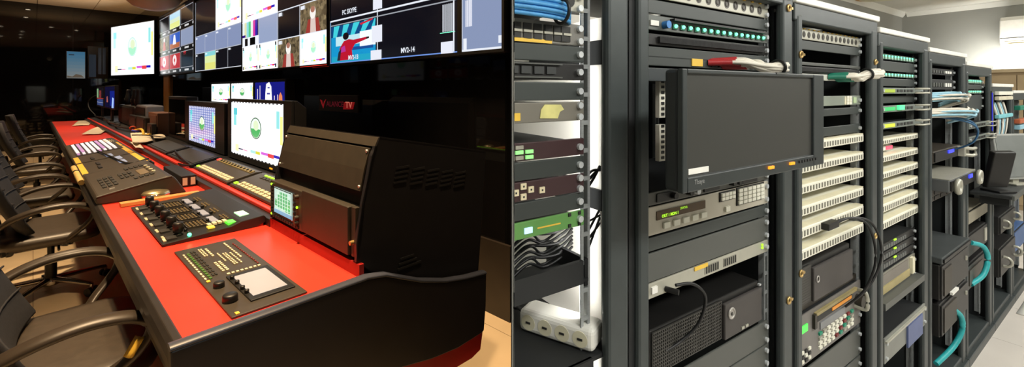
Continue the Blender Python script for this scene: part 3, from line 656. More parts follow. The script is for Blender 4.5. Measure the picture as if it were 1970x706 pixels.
paper('small cream paper hanging below the large draped sheet', .74, 6.1, .06, .8, -.05, z=.80, amp=.015, seed=8)
paper('yellow paper pad under the cream sheet by the cable tie', .97, 6.35, .10, .5, -.1, z=.86, amp=.01, seed=9)
# consoles on the ledge
def console(name, label, y0, y1, cat='control panel', m=GREYD):
    t = thing(name, label, cat, (.91, (y0+y1)/2, .81))
    obj('case', MB().prism([(.815, .804), (.815, .818), (.985, .858), (1.02, .856), (1.02, .836), (.84, .808)], 'y', y0, y1), m, t, absn=True, bevel=.003)
    return t
nzc = lambda x: .818+(x-.815)*.2353
def strip(x0, x1, y0, y1, h=.004): return MB().prism([(x0, nzc(x0)+h), (x1, nzc(x1)+h), (x1, nzc(x1)-.003), (x0, nzc(x0)-.003)], 'y', y0, y1)
t = console('button_console', 'sloping console with two ivory button rows and a ring of black sockets, left one', 3.14, 3.98)
for k in range(2):
    for j in range(12): obj('button', strip(.828+k*.022, .845+k*.022, 3.18+j*.062, 3.18+j*.062+.05), KEYW, t, absn=True)
obj('socket_rail', strip(.955, .985, 3.17, 3.92, .005), mat('olive_rail', rgb(134, 120, 74), .45, 0, .1, 20), t, absn=True)
for j in range(11): obj('socket', MB().cyl((.970, 3.20+j*.066, nzc(.97)+.003), (.967, 3.20+j*.066, nzc(.97)+.010), .009, 10), BLACK, t, absn=True)
obj('lit_button', strip(.960, .985, 3.915, 3.965, .008), LEDR, t, absn=True, label='lit red button'); obj('lit_button', strip(.828, .845, 3.925, 3.965, .006), LEDY, t, absn=True, label='lit lime button')
t = console('button_console', 'sloping console with two ivory button rows and a lime light bar, beside the turret', 2.25, 3.08)
for k in range(2):
    for j in range(12): obj('button', strip(.830+k*.024, .848+k*.024, 2.27+j*.062, 2.27+j*.062+.046), KEYW, t, absn=True)
obj('lit_button', strip(.830, .848, 3.02, 3.06, .006), LEDY, t, absn=True)
for j in range(14): obj('lit_button', strip(.975, .985, 2.28+j*.05, 2.28+j*.05+.036, .006), LEDY, t, absn=True); obj('key', strip(.945, .962, 2.28+j*.05, 2.28+j*.05+.03, .004), GREYM, t, absn=True)
for k, (a, b, lb) in enumerate(((4.06, 4.95, 'black flat keyboard box on the console ledge next to the left button console'), (5.02, 6.0, 'black flat keyboard box on the console ledge beside the draped paper'))):
    t = console('keyboard_box', lb, a, b, 'keyboard', BLACK)
    obj('lid', strip(.835, .975, a+.04, b-.04, .006), mat('worn_black_lid', rgb(44, 42, 38), .4, 0, .2, 14), t, absn=True)
    obj('end_cap', MB().prism([(.812, .806), (.812, .824), (.99, .866), (1.0, .84)], 'y', a-.015, a+.012), BLACK, t, absn=True)
# monitors on the console ledge
def desk_monitor(label, y0, y1, z0, z1, sy0, sy1, sz0, sz1, x, depth, grid, led=True):
    t = thing('desk_monitor', label, 'monitor', (x+.05, (y0+y1)/2, .832), 0)
    o = lambda n, mb, m, b=0, **k: obj(n, mb, m, t, absn=True, bevel=b, **k)
    o('case', MB().prism([(x+.012, z0), (x+.012, z1), (x+depth*.4, z1), (x+depth, z1-.05), (x+depth, z0+.03), (x+depth*.5, z0)], 'y', y0+.01, y1-.01), BLACK, .006)
    fr = MB()
    for a in ((y0, sy0, z0, z1), (sy1, y1, z0, z1), (sy0, sy1, z0, sz0), (sy0, sy1, sz1, z1)): fr.box(x-.004, x+.016, *a)
    o('bezel', fr, BLACK, .003)
    o('foot', MB().box(x+.01, x+.20, (y0+y1)/2-.35, (y0+y1)/2+.35, .832, z0+.004), BLACK, .003)
    S = Screen((x+.004, sy1, sz0), (0, -1, 0), sy1-sy0, sz1-sz0, (-1, 0, 0)); card(S, 0, 0, 1, 1, 1, 1.0, grid, False)
    n = 16
    for k in range(n): S.rect((k+.25)/n, -.004, (k+.75)/n, .018, scr(40, 44, 56, .4), 6); S.rect((k+.25)/n, .985, (k+.75)/n, 1.0, scr(40, 44, 56, .4), 6); S.rect(0, (k+.25)/n, .010, (k+.75)/n, scr(40, 44, 56, .4), 6)
    S.build('picture', t)
    if led:
        for dy in (.10, .32): o('lamp', MB().box(x-.007, x-.003, y0+dy, y0+dy+.05, z0+.012, z0+.022), LEDO)
    return t
desk_monitor('larger lit desk monitor showing a white test card behind the button consoles', 2.86, 4.20, .842, 1.335, 2.99, 4.12, .885, 1.312, 1.10, .10, False)
desk_monitor('smaller lit desk monitor with a gridded test card left of the large one', 4.30, 5.70, .842, 1.292, 4.58, 5.58, .875, 1.245, 1.10, .22, True, False)
t = thing('desk_monitor', 'switched off black monitor standing edge to edge with the gridded monitor', 'monitor', (1.16, 6.2, .832))
obj('case', MB().box(1.112, 1.22, 5.76, 6.68, .836, 1.335), BLACK, t, absn=True, bevel=.008); obj('screen', MB().box(1.108, 1.113, 5.82, 6.62, .88, 1.30), BLACKG, t, absn=True); obj('foot', MB().box(1.12, 1.30, 6.0, 6.4, .832, .838), BLACK, t, absn=True)
# row of three small monitors on the black wall
for k, (y0, y1, lb) in enumerate(((6.88, 7.83, 'left of three small wall monitors, showing a white test card'), (5.94, 6.84, 'middle of three small wall monitors, showing a white test card'), (4.93, 5.88, 'right of three small wall monitors, showing a blue picture of white towers'))):
    t, S = screen_unit(lb, y0, y1, 1.24, 1.505, 1.83, .03, 'small monitors on the black wall', name='wall_monitor', cat='monitor', th=.09)
    if k < 2: card(S, 0, 0, 1, 1, faint=False)
    else:
        S.rect(0, 0, 1, 1, scr(30, 34, 150, .75))
        S.poly([(.36, 0), (.60, 0), (.57, .80), (.50, 1.0), (.40, .92), (.37, .5)], scr(245, 246, 255, 1.1), 2); S.rect(.43, .45, .53, .52, scr(90, 90, 180, .8), 3); S.rect(.45, .72, .52, .78, scr(90, 90, 180, .8), 3)
        for u, h in ((.08, .7), (.17, .85), (.66, .4), (.76, .45)): S.rect(u, 0, u+.02, h, scr(240, 225, 240, 1), 2)
        S.poly([(.80, 0), (.92, 0), (.91, .4), (.86, .55), (.81, .4)], scr(240, 140, 90, 1), 2)
    for q in range(12): S.rect((q+.25)/12, .985, (q+.75)/12, 1.0, scr(40, 44, 56, .4), 6); S.rect(0, (q+.25)/12, .012, (q+.75)/12, scr(40, 44, 56, .4), 6)
    S.build('picture', t)
# far end clutter
def far_monitor(label, y0, y1, z0, z1, x, kind):
    t = thing('desk_monitor', label, 'monitor', (x+.03, (y0+y1)/2, .832))
    obj('case', MB().box(x, x+.05, y0, y1, z0, z1), BLACK, t, absn=True, bevel=.006); obj('stand', MB().box(x+.02, x+.05, (y0+y1)/2-.08, (y0+y1)/2+.08, .84, z0+.02), BLACK, t, absn=True); obj('foot', MB().box(x-.02, x+.14, (y0+y1)/2-.3, (y0+y1)/2+.3, .832, .842), BLACK, t, absn=True)
    S = Screen((x-.001, y1-.04, z0+.02), (0, -1, 0), y1-y0-.08, z1-z0-.04, (-1, 0, 0))
    if kind == 0:
        S.rect(0, 0, 1, 1, scr(30, 26, 34, .5)); S.rect(.02, .45, .25, .95, scr(150, 190, 140, .7), 2); S.rect(.40, .45, .65, .85, scr(150, 60, 60, .6), 2); S.rect(.08, .05, .9, .38, scr(70, 90, 150, .6), 2); S.rect(.02, .40, .95, .44, scr(210, 70, 60, .7), 3); S.rect(.08, .2, .9, .22, scr(200, 200, 220, .7), 3)
    else:
        S.rect(0, 0, 1, 1, scr(12, 16, 60, .6)); S.rect(.55, .1, 1, .8, scr(20, 40, 150, .7), 2); S.poly([(.74, .02), (.90, .02), (.94, .46), (.80, .50)], scr(170, 200, 255, 1), 3); S.poly([(.22, .25), (.32, .25), (.28, .55), (.22, .5)], scr(220, 120, 100, .7), 3)
    S.build('picture', t)
far_monitor('small lit monitor with a split picture at the far end of the desk', 11.65, 13.1, 1.06, 1.49, .93, 0)
far_monitor('dark blue lit monitor beside the split picture monitor at the far end', 9.95, 11.5, 1.07, 1.50, .93, 1)
def crate(name, label, cat, x0, x1, y0, y1, z1, m, b=.012, extra=None):
    t = thing(name, label, cat, ((x0+x1)/2, (y0+y1)/2, .832))
    obj('case', MB().box(x0, x1, y0, y1, .832, z1), m, t, absn=True, bevel=b)
    obj('front', MB().box(x0-.006, x0, y0+.04, y1-.04, .86, z1-.03), extra or BLACK, t, absn=True, bevel=.002)
    return t
crate('printer', 'black rounded printer on the ledge at the far end of the desk', 'printer', 1.02, 1.20, 8.7, 10.4, 1.16, BLACK, .03)
crate('printer', 'grey topped printer beside the black printer at the far end', 'printer', 1.04, 1.24, 7.75, 8.6, 1.19, mat('grey_shell', rgb(98, 98, 104), .5), .02)
crate('equipment_box', 'black box in front of the grey topped printer', 'box', .96, 1.03, 7.95, 8.6, 1.04, BLACK)
crate('equipment_box', 'black box to the right of the grey topped printer', 'box', .96, 1.03, 7.25, 7.9, 1.05, BLACK)
t = crate('carton', 'brown carton between the printers and the switched off monitor', 'carton', 1.02, 1.18, 6.78, 7.4, 1.12, mat('brown_carton', rgb(92, 58, 38), .7), .004, mat('brown_carton_side', rgb(76, 48, 32), .7))
crate('equipment_box', 'small black box with a pale lid on the ledge below the brown carton', 'box', .96, 1.01, 6.75, 7.05, .99, BLACK, .004)
for k, y in enumerate((8.95, 9.35, 10.1)):
    t = thing('desk_speaker', 'black bottle shaped speaker standing on the black printer', 'speaker', (1.12, y, 1.16), 0, 'speakers on the black printer')
    obj('body', MB().lathe((0, 0, 0), [(.05, 0), (.055, .04), (.05, .12), (.035, .18), (.028, .24), (.03, .26), (.001, .265)], 18), BLACK, t); obj('cone', MB().cyl((-.05, 0, .08), (-.058, 0, .08), .03, 14), GREYD, t)
# cables, coil
random.seed(3)
for k in range(5):
    y = 8.6+k*.85; pts = [(.86+random.random()*.08, y+1.4-j*.5+random.random()*.2, .838+.03*random.random()) for j in range(5)]
    obj('black_cable', MB().tube(smooth_path(pts), .012, 6), CABK, None, label='black cable lying in the tangle on the far console ledge', cat='cable', group='cable tangle on the far ledge')
t = obj('cable_loop', MB().tube(smooth_path([(.92, 13.3, .86), (.84, 13.5, 1.0), (.83, 13.6, 1.16), (.90, 13.4, 1.28), (.97, 13.1, 1.30)]), .010, 6), CABK, None, label='thin black cable looping up to the far split picture monitor', cat='cable')
t = thing('wire_coil', 'bundle of blue, red and cream wires on the console ledge near the printers', 'wire bundle', (.90, 7.4, .83))
obj('blue_wire', MB().torus((0, .1, .03), (.4, .2, 1), .035, .010, 18, 6), mat('blue_wire', rgb(60, 80, 190), .5), t); obj('red_wire', MB().torus((.0, .3, .06), (.2, .8, .6), .03, .010, 18, 6), mat('red_wire', rgb(200, 80, 50), .5), t)
obj('cream_wire', MB().tube(smooth_path([(.02, .3, .03), (.05, 0, .06), (.03, -.3, .03), (0, -.5, .02), (.04, -.7, .04)]), .014, 6), YELT, t)
for pts, lb in (([(.60, 4.36, .865), (.50, 4.30, .85), (.47, 4.52, .838), (.44, 5.0, .836), (.40, 5.6, .835)], 'black cable snaking over the grey switcher panel'), ([(.80, 6.9, .86), (.87, 6.6, .875), (.93, 6.3, .88), (.99, 6.1, .87)], 'black cable strap across the cream draped paper'), ([(.78, 4.3, .81), (.80, 4.0, .825), (.82, 4.4, .84), (.86, 4.9, .85)], 'thin dark cable on the red ledge by the keyboard boxes')):
    obj('black_cable', MB().tube(smooth_path(pts), .007, 6), CABK, None, label=lb, cat='cable')

# ---------------------------------------------------------------- chairs
ch = thing('office_chair', 'nearest black office chair with a torn yellow tag on its armrest', 'chair', (.08, 2.28, 0), 0, 'office chairs along the control desk')
def rrect(x0, x1, y0, y1, r, n=5):
    out = []
    for cx, cy, a in ((x1-r, y1-r, 0), (x0+r, y1-r, PI/2), (x0+r, y0+r, PI), (x1-r, y0+r, 1.5*PI)):
        out += [(cx+r*math.cos(a+PI/2*i/n), cy+r*math.sin(a+PI/2*i/n)) for i in range(n+1)]
    return out
def cushion(mb, layers):
    n = len(layers[0][0]); v = [(x, y, z) for pr, z in layers for x, y in pr]; k = len(layers)
    f = [(i*n+j, i*n+(j+1) % n, (i+1)*n+(j+1) % n, (i+1)*n+j) for i in range(k-1) for j in range(n)]+[tuple(range(n)), tuple(range((k-1)*n, k*n))]
    return mb.add(v, f, 0, True)
obj('seat', cushion(MB(), [(rrect(-.20, .20, -.30, .30, .10), .400), (rrect(-.225, .225, -.345, .345, .11), .415), (rrect(-.23, .235, -.355, .355, .11), .445), (rrect(-.225, .225, -.345, .345, .11), .468), (rrect(-.19, .19, -.30, .30, .10), .480), (rrect(-.08, .08, -.15, .15, .06), .484)]), LEATH, ch)
def backfn(u, v):
    z = .50+.54*u; w = .34*(1-.10*(2*u-1)**2-.12*max(0, u-.75)**2*16); y = (2*v-1)*w
    return (-.115-.20*u-.06*math.sin(u*PI)*.4+.05*(2*v-1)**2, y, z)
obj('backrest', MB().slab(backfn, 12, 12, (-.045, 0, -.01)), BACKF, ch, bevel=.012)
for k in range(4):
    obj('seam', MB().tube([Vector(backfn(.2+.18*k, j/10))+Vector((.004, 0, 0)) for j in range(11)], .004, 5), BACKF, ch)
obj('back_bracket', MB().tube(smooth_path([(-.10, 0, .40), (-.20, 0, .41), (-.225, 0, .50), (-.25, 0, .62)]), .03, 8, 0, (0, 1, 0), (1.6, .5)), ARMP, ch)
for s in (-1, 1):
    y = .43*s
    pts = smooth_path([(-.22, y*.86, .575), (-.16, y*.96, .628), (-.07, y, .664), (.03, y, .676), (.12, y, .664), (.175, y*.99, .630), (.182, y*.98, .585), (.15, y*.95, .53), (.10, y*.86, .475), (.06, y*.72, .425)], 5)
    rs = [(.036 if 3 < i < 26 else .029) for i in range(len(pts))]
    obj('armrest', MB().tube(pts, .03, 10, 0, (0, 1, 0), (1.0, .52), rs=rs), ARMP, ch)
obj('gas_column', MB().cyl((0, 0, .11), (0, 0, .27), .030, 18).cyl((0, 0, .27), (0, 0, .395), .018, 14), BLACK, ch)
obj('mechanism', MB().box(-.10, .10, -.10, .10, .375, .402), BLACK, ch, bevel=.01); obj('height_lever', MB().tube([(.02, -.08, .385), (.03, -.22, .380), (.03, -.29, .365)], .007, 8), ARMP, ch)
obj('hub', MB().lathe((0, 0, .065), [(.045, 0), (.048, .03), (.034, .055), (.001, .056)], 18), CHROME, ch)
for k in range(5):
    a = 2*PI*k/5+.35; c, s = math.cos(a), math.sin(a)
    obj('base_leg', MB().tube([(c*.03, s*.03, .10), (c*.16, s*.16, .092), (c*.30, s*.30, .076)], .02, 8, 0, (0, 0, 1), (.8, 1), rs=[.024, .020, .014]), CHROME, ch)
    cs = obj('caster', MB().cyl((c*.30-s*.012, s*.30+c*.012, .027), (c*.30-s*.03, s*.30+c*.03, .027), .027, 14).cyl((c*.30+s*.012, s*.30-c*.012, .027), (c*.30+s*.03, s*.30-c*.03, .027), .027, 14), BLACK, ch)
    obj('stem', MB().cyl((c*.30, s*.30, .03), (c*.30, s*.30, .075), .010, 10), CHROME, cs)
spots = [(.08, 4.32, 'second black office chair from the near end, chrome star base in view'), (.02, 5.80, 'third black office chair from the near end of the red desk'), (.03, 7.85, 'fourth black office chair from the near end of the red desk'), (.07, 9.95, 'farthest black office chair by the red desk, its whole back in view')]
for x, y, lb in spots: c2 = dup(ch, (x, y, 0), 0, lb)
obj('label_tag', MB().slab(lambda u, v: (.140+.022*u-.03*v, -.448-.03*math.sin(u*2), .602-.055*v), 4, 4, (.0, -.001, .001)), YELT, ch, label='torn yellow tag on the armrest')
# ================================================================ RIGHT ROOM (rack room)
ROOM = 'R'
QX = 0.5441/0.8391                         # dividing wall in room R: y = -QX * x ; room is y > -QX*x
def clipR(poly): return poly_clip(poly, -QX, -1.0, -0.004)
f2 = struct('floor', MB().prism(clipR([(-2.3, -1.2), (1.66, -1.2), (1.66, 8.7), (-2.3, 8.7)]), 'z', -.06, -.003), mat('grey_tile_joint', rgb(150, 144, 136), .8), 'cream tile floor in front of the equipment racks')
full = MB().box(0, .597, 0, .597, -.003, 0).mesh('floor_tile', TILER)
for i in range(7):
    for j in range(17):
        x0, y0 = -2.25+i*.6+.07, -1.2+j*.6; x1, y1 = min(x0+.597, 1.6), min(y0+.597, 8.64)
        if y0 >= 8.64 or x0 >= 1.6: continue
        q = clipR([(x0, y0), (x1, y0), (x1, y1), (x0, y1)])
        if len(q) < 3: continue
        if len(q) == 4 and abs(x1-x0-.597) < 1e-6 and abs(y1-y0-.597) < 1e-6 and y0 > -QX*x0+.01: put('floor_tile', full, f2, (x0, y0, 0))
        else: obj('floor_tile', MB().prism(q, 'z', -.003, 0), TILER, f2)
struct('ceiling', MB().prism(clipR([(-2.26, -1.2), (1.66, -1.2), (1.66, 8.7), (-2.26, 8.7)]), 'z', 2.61, 2.68), CEILR, 'white plaster ceiling of the rack room')
struct('wall_left', MB().box(-2.25, -2.20, 1.432, 8.70, 0, 2.61), WALLG, 'grey wall behind the row of racks')
struct('wall_far', MB().box(-2.2, 1.62, 8.645, 8.70, 0, 2.61), WALLG, 'grey far wall carrying the air conditioner')
struct('wall_right', MB().box(1.60, 1.65, -1.03, 8.70, 0, 2.61), WALLG, 'grey wall across the aisle from the racks')
struct('wall_back', MB().box(-1.70, -1.66, 1.10, 1.98, 0, 2.60), WALLW, 'white painted wall pier directly behind the leftmost rack')
struct('trim_3', MB().prism([(-2.20, 2.61), (-2.20, 2.54), (-2.19, 2.54), (-2.14, 2.60), (-2.14, 2.61)], 'y', 1.45, 8.645), CEILR, 'white cornice along the wall behind the racks')
struct('trim_4', MB().prism([(8.645, 2.61), (8.645, 2.54), (8.635, 2.54), (8.585, 2.60), (8.585, 2.61)], 'x', -2.14, 1.60), CEILR, 'white cornice along the far wall')
# air conditioner
t = thing('air_conditioner', 'white split air conditioner high on the grey far wall', 'air conditioner', (-.76, 8.64, 1.98))
obj('case', MB().prism([(8.64, 2.37), (8.64, 1.98), (8.50, 1.98), (8.43, 2.04), (8.41, 2.12), (8.42, 2.32), (8.46, 2.37)], 'x', -1.17, -.34), WHITE, t, absn=True, bevel=.012)
obj('outlet', MB().prism([(8.505, 1.985), (8.425, 2.05), (8.42, 2.045), (8.50, 1.975)], 'x', -1.13, -.38), mat('beige_vent', rgb(206, 194, 166), .5), t, absn=True)
obj('louvre', MB().prism([(8.49, 1.975), (8.43, 2.02), (8.425, 2.014), (8.485, 1.968)], 'x', -1.10, -.41), CREAM, t, absn=True); obj('seam', MB().box(-1.165, -.345, 8.412, 8.418, 2.085, 2.092), SLOT, t, absn=True)
t = thing('ceiling_lamp', 'round tan rimmed ceiling lamp above the racks', 'ceiling light', (-1.86, 6.75, 2.61))
obj('shade', MB().lathe((0, 0, 0), [(.30, 0), (.30, -.02), (.26, -.05), (.15, -.065), (.001, -.07)], 36), CREAM, t); obj('rim', MB().torus((0, 0, -.02), (0, 0, 1), .30, .02, 36, 8), TAN, t)
for y in (0.6, 2.6, 4.6, 6.8):
    t = thing('ceiling_light_panel', 'flat white ceiling light panel over the aisle', 'ceiling light', (.95, y, 2.61), 0, 'light panels over the aisle')
    obj('frame', MB().box(-.28, .28, -.58, .58, -.025, 0), WHITE, t); obj('diffuser', MB().box(-.25, .25, -.55, .55, -.027, -.025), PANL, t)
t = thing('cupboard', 'tan wooden cupboard standing beyond the last rack', 'cupboard', (-1.15, 8.0, 0))
obj('carcass', MB().box(-1.27, -.60, 7.7, 8.3, 0, 1.62), mat('tan_board', rgb(168, 146, 112), .6, 0, .08, 5), t, absn=True, bevel=.004); obj('top_board', MB().box(-1.29, -.58, 7.66, 8.33, 1.62, 1.66), mat('tan_board_top', rgb(186, 166, 132), .5), t, absn=True, bevel=.004)
for a in (-1.26, -.93): obj('door', MB().box(a, a+.32, 7.685, 7.70, .06, 1.59), mat('tan_board', (0, 0, 0)), t, absn=True, bevel=.003)

# ---------------------------------------------------------------- racks
KR = .575/.54
def zr(z): return 1.4+KR*(z-1.4)           # heights measured on the rack fronts, carried back to the rail plane
BN = [.0, .620, 1.26, 1.88, 2.465, 3.09, 3.69, 4.31, 4.93]
TOPZ = [0, 1.712, 1.676, 1.641, 1.606, 1.568, 1.530, 1.425, 1.385]
RN = {1: 'leftmost rack, cut by the photo seam', 2: 'rack behind the big monitor', 3: 'third rack from left, right of the monitor', 4: 'fourth rack from left', 5: 'fifth rack from left', 6: 'sixth rack from left', 7: 'low seventh rack', 8: 'low eighth rack at the right edge'}
RL = {1: 'leftmost charcoal rack frame, cut off at the photo seam', 2: 'charcoal rack frame behind the big black monitor', 3: 'charcoal rack frame holding six broad ivory patch strips', 4: 'charcoal rack frame with two green lit strips near its top', 5: 'charcoal rack frame with pale blue cable bundles', 6: 'charcoal rack frame with a blue glow on its inner side', 7: 'lower charcoal rack frame with hanging white cables', 8: 'lower charcoal rack frame at the right edge of the photo'}
CEN = {k: (BN[k-1]+BN[k])/2 for k in range(2, 9)}; CEN[1] = .285
FX, RX, DP = -.54, -.575, .62
def railmesh(z0, z1, n):
    b = MB(); w = .022; t = .003; p = (z1-z0)/n
    b.box(-t, 0, 0, .006, z0, z1); b.box(-t, 0, w-.006, w, z0, z1); b.box(-.025, -t, w-.003, w, z0, z1)
    for k in range(n+1): b.box(-t, 0, .006, w-.006, z0+k*p-.004, z0+k*p+.004)
    return b
for k in range(1, 9):
    CLIP = (k <= 2)
    y0, y1, T = BN[k-1], BN[k], TOPZ[k]
    if k == 1: y0 = -.02
    t = thing('equipment_rack', RL[k], 'rack', (FX, (y0+y1)/2, 0), 0, 'row of equipment racks')
    o = lambda n, mb, m, b=0, **q: obj(n, mb, m, t, absn=True, bevel=b, **q)
    lp, rp = (y0+.016, y0+.049), (y1-.064, y1-.010)
    o('post', MB().box(FX-.020, FX, *lp, .0, T-.03), RACKM, .007); o('post', MB().box(FX-.020, FX, *rp, .0, T-.03), RACKM, .007)
    o('rear_post', MB().box(FX-DP, FX-DP+.05, y0+.02, y0+.06, .0, T-.03), RACKD); o('rear_post', MB().box(FX-DP, FX-DP+.05, y1-.06, y1-.02, .0, T-.03), RACKD)
    o('top_rail', MB().box(FX-.05, FX-.002, y0+.004, y1-.004, T-.048, T), RACKM, .004)
    o('top_cover', MB().box(FX-DP, FX+.004, y0+.002, y1-.002, T, T+.019), WHITE, .003, label='white top cover')
    o('base', MB().box(FX-DP, FX-.004, y0+.004, y1-.004, .0, .07), RACKM, .004); o('plinth_rail', MB().box(FX-.02, FX+.012, y0+.002, y1-.002, .0, .045), RACKM, .003)
    o('seam_strip', MB().box(FX-.06, FX-.010, y0+.001, y0+.020, .06, T-.02), RACKD)
    o('side_panel', MB().box(FX-DP+.01, FX-.05, y1-.020, y1-.006, .07, T-.01), mat('dark_rack_side', rgb(40, 44, 45), .5)) if k != 1 else None
    if k == 1:
        for za, zb_ in ((.60, 1.545),): o('side_panel', MB().box(FX-.62, FX-.062, y1-.020, y1-.010, za, zb_), WALLW, label='white side panel')
        for za, zb_ in ((1.165, 1.205), (1.452, 1.50)): o('cross_bar', MB().box(FX-.30, FX-.055, y1-.026, y1-.008, za, zb_), RACKD)
    if k > 1: o('rear_door', MB().box(FX-DP, FX-DP+.012, y0+.06, y1-.06, .07, T-.05), RACKD)
    c = CEN[k]
    n = 30
    me = railmesh(.10, T-.06, n)
    for s in ((c+.243,) if k == 1 else (c+.243, c-.265)):
        b = MB(); b.add(me.v, me.f); b.xf(Matrix.Translation((RX-.006, s, 0))); o('mounting_rail', b, STEEL)
        b = MB(); b.add(me.v, me.f); b.xf(Matrix.Translation((RX-.36, s, 0))); o('mounting_rail', b, STEEL)
    if k in (1, 2, 3):
        for z in (1.62, .845) if k < 3 else (1.50, .90):
            for yy in (((lp[0]+lp[1])/2, (rp[0]+rp[1])/2) if k > 1 else ((rp[0]+rp[1])/2,)): o('latch', MB().torus((FX+.002, yy, z), (1, 0, 0), .008, .003, 14, 6).cyl((FX, yy+.016, z), (FX+.004, yy+.016, z), .004, 8), BRASS)
CLIP = False
BOLTM = None
def dev(k, name, label, cat, zt, zb, m, depth=.25, chassis=RACKD, bolts=True, front=0.0, scaled=True, group=None, w=.48, th=.005, bev=.0015):
    global BOLTM, CLIP
    CLIP = (k == 1)
    if scaled: zt, zb = zr(zt), zr(zb)
    H = zt-zb
    t = thing(name, label, cat, (RX+front, CEN[k], zb), 0, group)
    obj('faceplate', MB().box(0, th, -w/2, w/2, .001, H-.001), m, t, bevel=bev)
    if chassis: obj('chassis', MB().box(-depth, 0, -.215, .215, .004, H-.004), chassis, t)
    if bolts:
        if BOLTM is None: BOLTM = MB().cyl((0, 0, 0), (.006, 0, 0), .006, 8).mesh('bolt', BOLT)
        for y in ((-w/2+.012, w/2-.012) if k > 2 else (w/2-.012,)):
            for z in ((.5,) if H < .034 else (.22, .78)): put('bolt', BOLTM, t, (th, y, H*z))
    return t, H
def fr(t, name, y0, y1, z0, z1, m, d=.004, base=.005, b=0, **q): return obj(name, MB().box(base, base+d, y0, y1, z0, z1), m, t, bevel=b, **q)
def lettering(t, txt, y, z, size, m, x=.0056, sx=1.0, name='lettering'): return obj(name, MB().text(txt, size, lambda a, b, c: (x, y+a, z+b), 0, bold=size*.02, sx=sx), m, t)
def blank(k, zt, zb, where, m=BLANK, scaled=True, name='blank_panel', cat='panel'): return dev(k, name, where, cat, zt, zb, m, .02, None, True, scaled=scaled, group='blank rack panels')
# ------------------- rack 1
CLIP = True
t, H = dev(1, 'connector_panel', 'beige metal connector panel at the top of the leftmost rack', 'panel', 1.576, 1.540, ALU, .12, scaled=False)
for y in (.15, .20): obj('connector', MB().cyl((.004, y, H*.5), (.012, y, H*.5), .012, 14), SLOT, t)
t, H = dev(1, 'network_switch', 'grey network patch unit with rows of sockets below the blue cables', 'network unit', 1.520, 1.480, mat('grey_switch', rgb(120, 118, 112), .45, .2), .3, scaled=False)
for i in range(6):
    y = .085+i*.021
    for z in (H*.28, H*.66): fr(t, 'socket', y, y+.016, z-.005, z+.006, SLOT, .002)
    fr(t, 'socket_frame', y-.001, y+.017, H*.47-.002, H*.47+.002, ALU, .004)
fr(t, 'yellow_strip', .06, .165, .001, .007, YELT, .002)
for y in (.150, .185):
    for z in (H*.30, H*.66): fr(t, 'uplink_socket', y, y+.015, z-.006, z+.006, SLOT, .003)
blank(1, 1.480, 1.450, 'grey blank panel under the patch unit in the leftmost rack', scaled=False)
t, H = dev(1, 'port_unit', 'black four port unit with a clear cover in the leftmost rack', 'network unit', 1.449, 1.418, BLACK, .2, scaled=False)
for i in range(4): fr(t, 'port', .075+i*.026, .095+i*.026, H*.35, H*.75, mat('port_grey', rgb(58, 60, 60), .35), .003)
fr(t, 'cover_frame', .06, .185, H*.12, H*.2, BLANKL, .006); fr(t, 'cover_frame', .06, .185, H*.85, H*.92, BLANKL, .006)
blank(1, 1.416, 1.383, 'grey blank panel between the four port unit and the stickered unit', scaled=False)
t, H = dev(1, 'stickered_unit', 'brown-grey unit with a torn yellow-green sticker in the leftmost rack', 'rack unit', 1.382, 1.346, mat('brown_grey_unit', rgb(112, 108, 98), .5), .3, scaled=False)
obj('sticker', MB().prism([(.140, H*.22), (.142, H*.62), (.150, H*.86), (.185, H*.84), (.192, H*.60), (.183, H*.50), (.178, H*.18)], 'x', .005, .0062), mat('yellow_green_sticker', rgb(206, 200, 128), .6, 0, .15, 30), t, label='torn yellow-green sticker'); obj('sticker', MB().prism([(.085, H*.15), (.085, H*.5), (.10, H*.5), (.10, H*.15)], 'x', .005, .0062), YELT, t)
t, H = dev(1, 'button_unit', 'maroon unit with lit green buttons in the leftmost rack', 'rack unit', 1.316, 1.284, MAROON, .3, scaled=False)
for i, (y, z, m) in enumerate([(.09, .75, ALU), (.09, .5, 1), (.11, .5, 1), (.09, .22, ALU), (.11, .22, 1)]): fr(t, 'button', y, y+.015, H*z-.003, H*z+.003, mat('lit_green_button', rgb(150, 220, 140), .4, emit=rgb(140, 220, 130), es=.6) if m == 1 else m, .003)
blank(1, 1.284, 1.252, 'grey blank panel between the two maroon units', scaled=False)
t, H = dev(1, 'button_unit', 'maroon unit with white square keys in the leftmost rack', 'rack unit', 1.252, 1.218, MAROON, .3, scaled=False)
for y, z in ((.085, .5), (.100, .76), (.100, .26), (.115, .56), (.138, .45)):
    f_ = fr(t, 'button', y, y+.011, H*z-.005, H*z+.005, KEYW, .003); obj('key_mark', MB().box(.008, .0085, y+.004, y+.007, H*z-.0015, H*z+.0015), SLOT, f_)
blank(1, 1.218, 1.187, 'grey blank panel above the green unit', scaled=False)
t, H = dev(1, 'green_unit', 'bright green unit with a small lit display in the leftmost rack', 'rack unit', 1.186, 1.156, GREENF, .3, scaled=False)
fr(t, 'display', .108, .124, H*.30, H*.62, mat('pale_blue_display', rgb(190, 220, 240), .3, emit=rgb(180, 215, 245), es=.8), .002); fr(t, 'print_line', .135, .185, H*.42, H*.50, YELT, .0006)
for y in (.205, .228):
    for z in (.2, .85): fr(t, 'screw', y-.003, y+.003, H*z-.003, H*z+.003, SLOT, .002)
t = thing('rack_shelf', 'deep black rack shelf under the black cables in the leftmost rack', 'shelf', (RX, CEN[1], 1.05))
obj('tray', MB().box(-.10, .0, -.215, .255, .0, .006), RACKD, t); obj('lip', MB().box(-.004, .004, -.24, .24, .0, .042), RACKD, t); obj('bracket', MB().box(-.12, -.004, .250, .258, -.01, .04), RACKD, t)
t = thing('rack_shelf', 'lower black rack shelf carrying the white socket strip', 'shelf', (RX, CEN[1], .915))
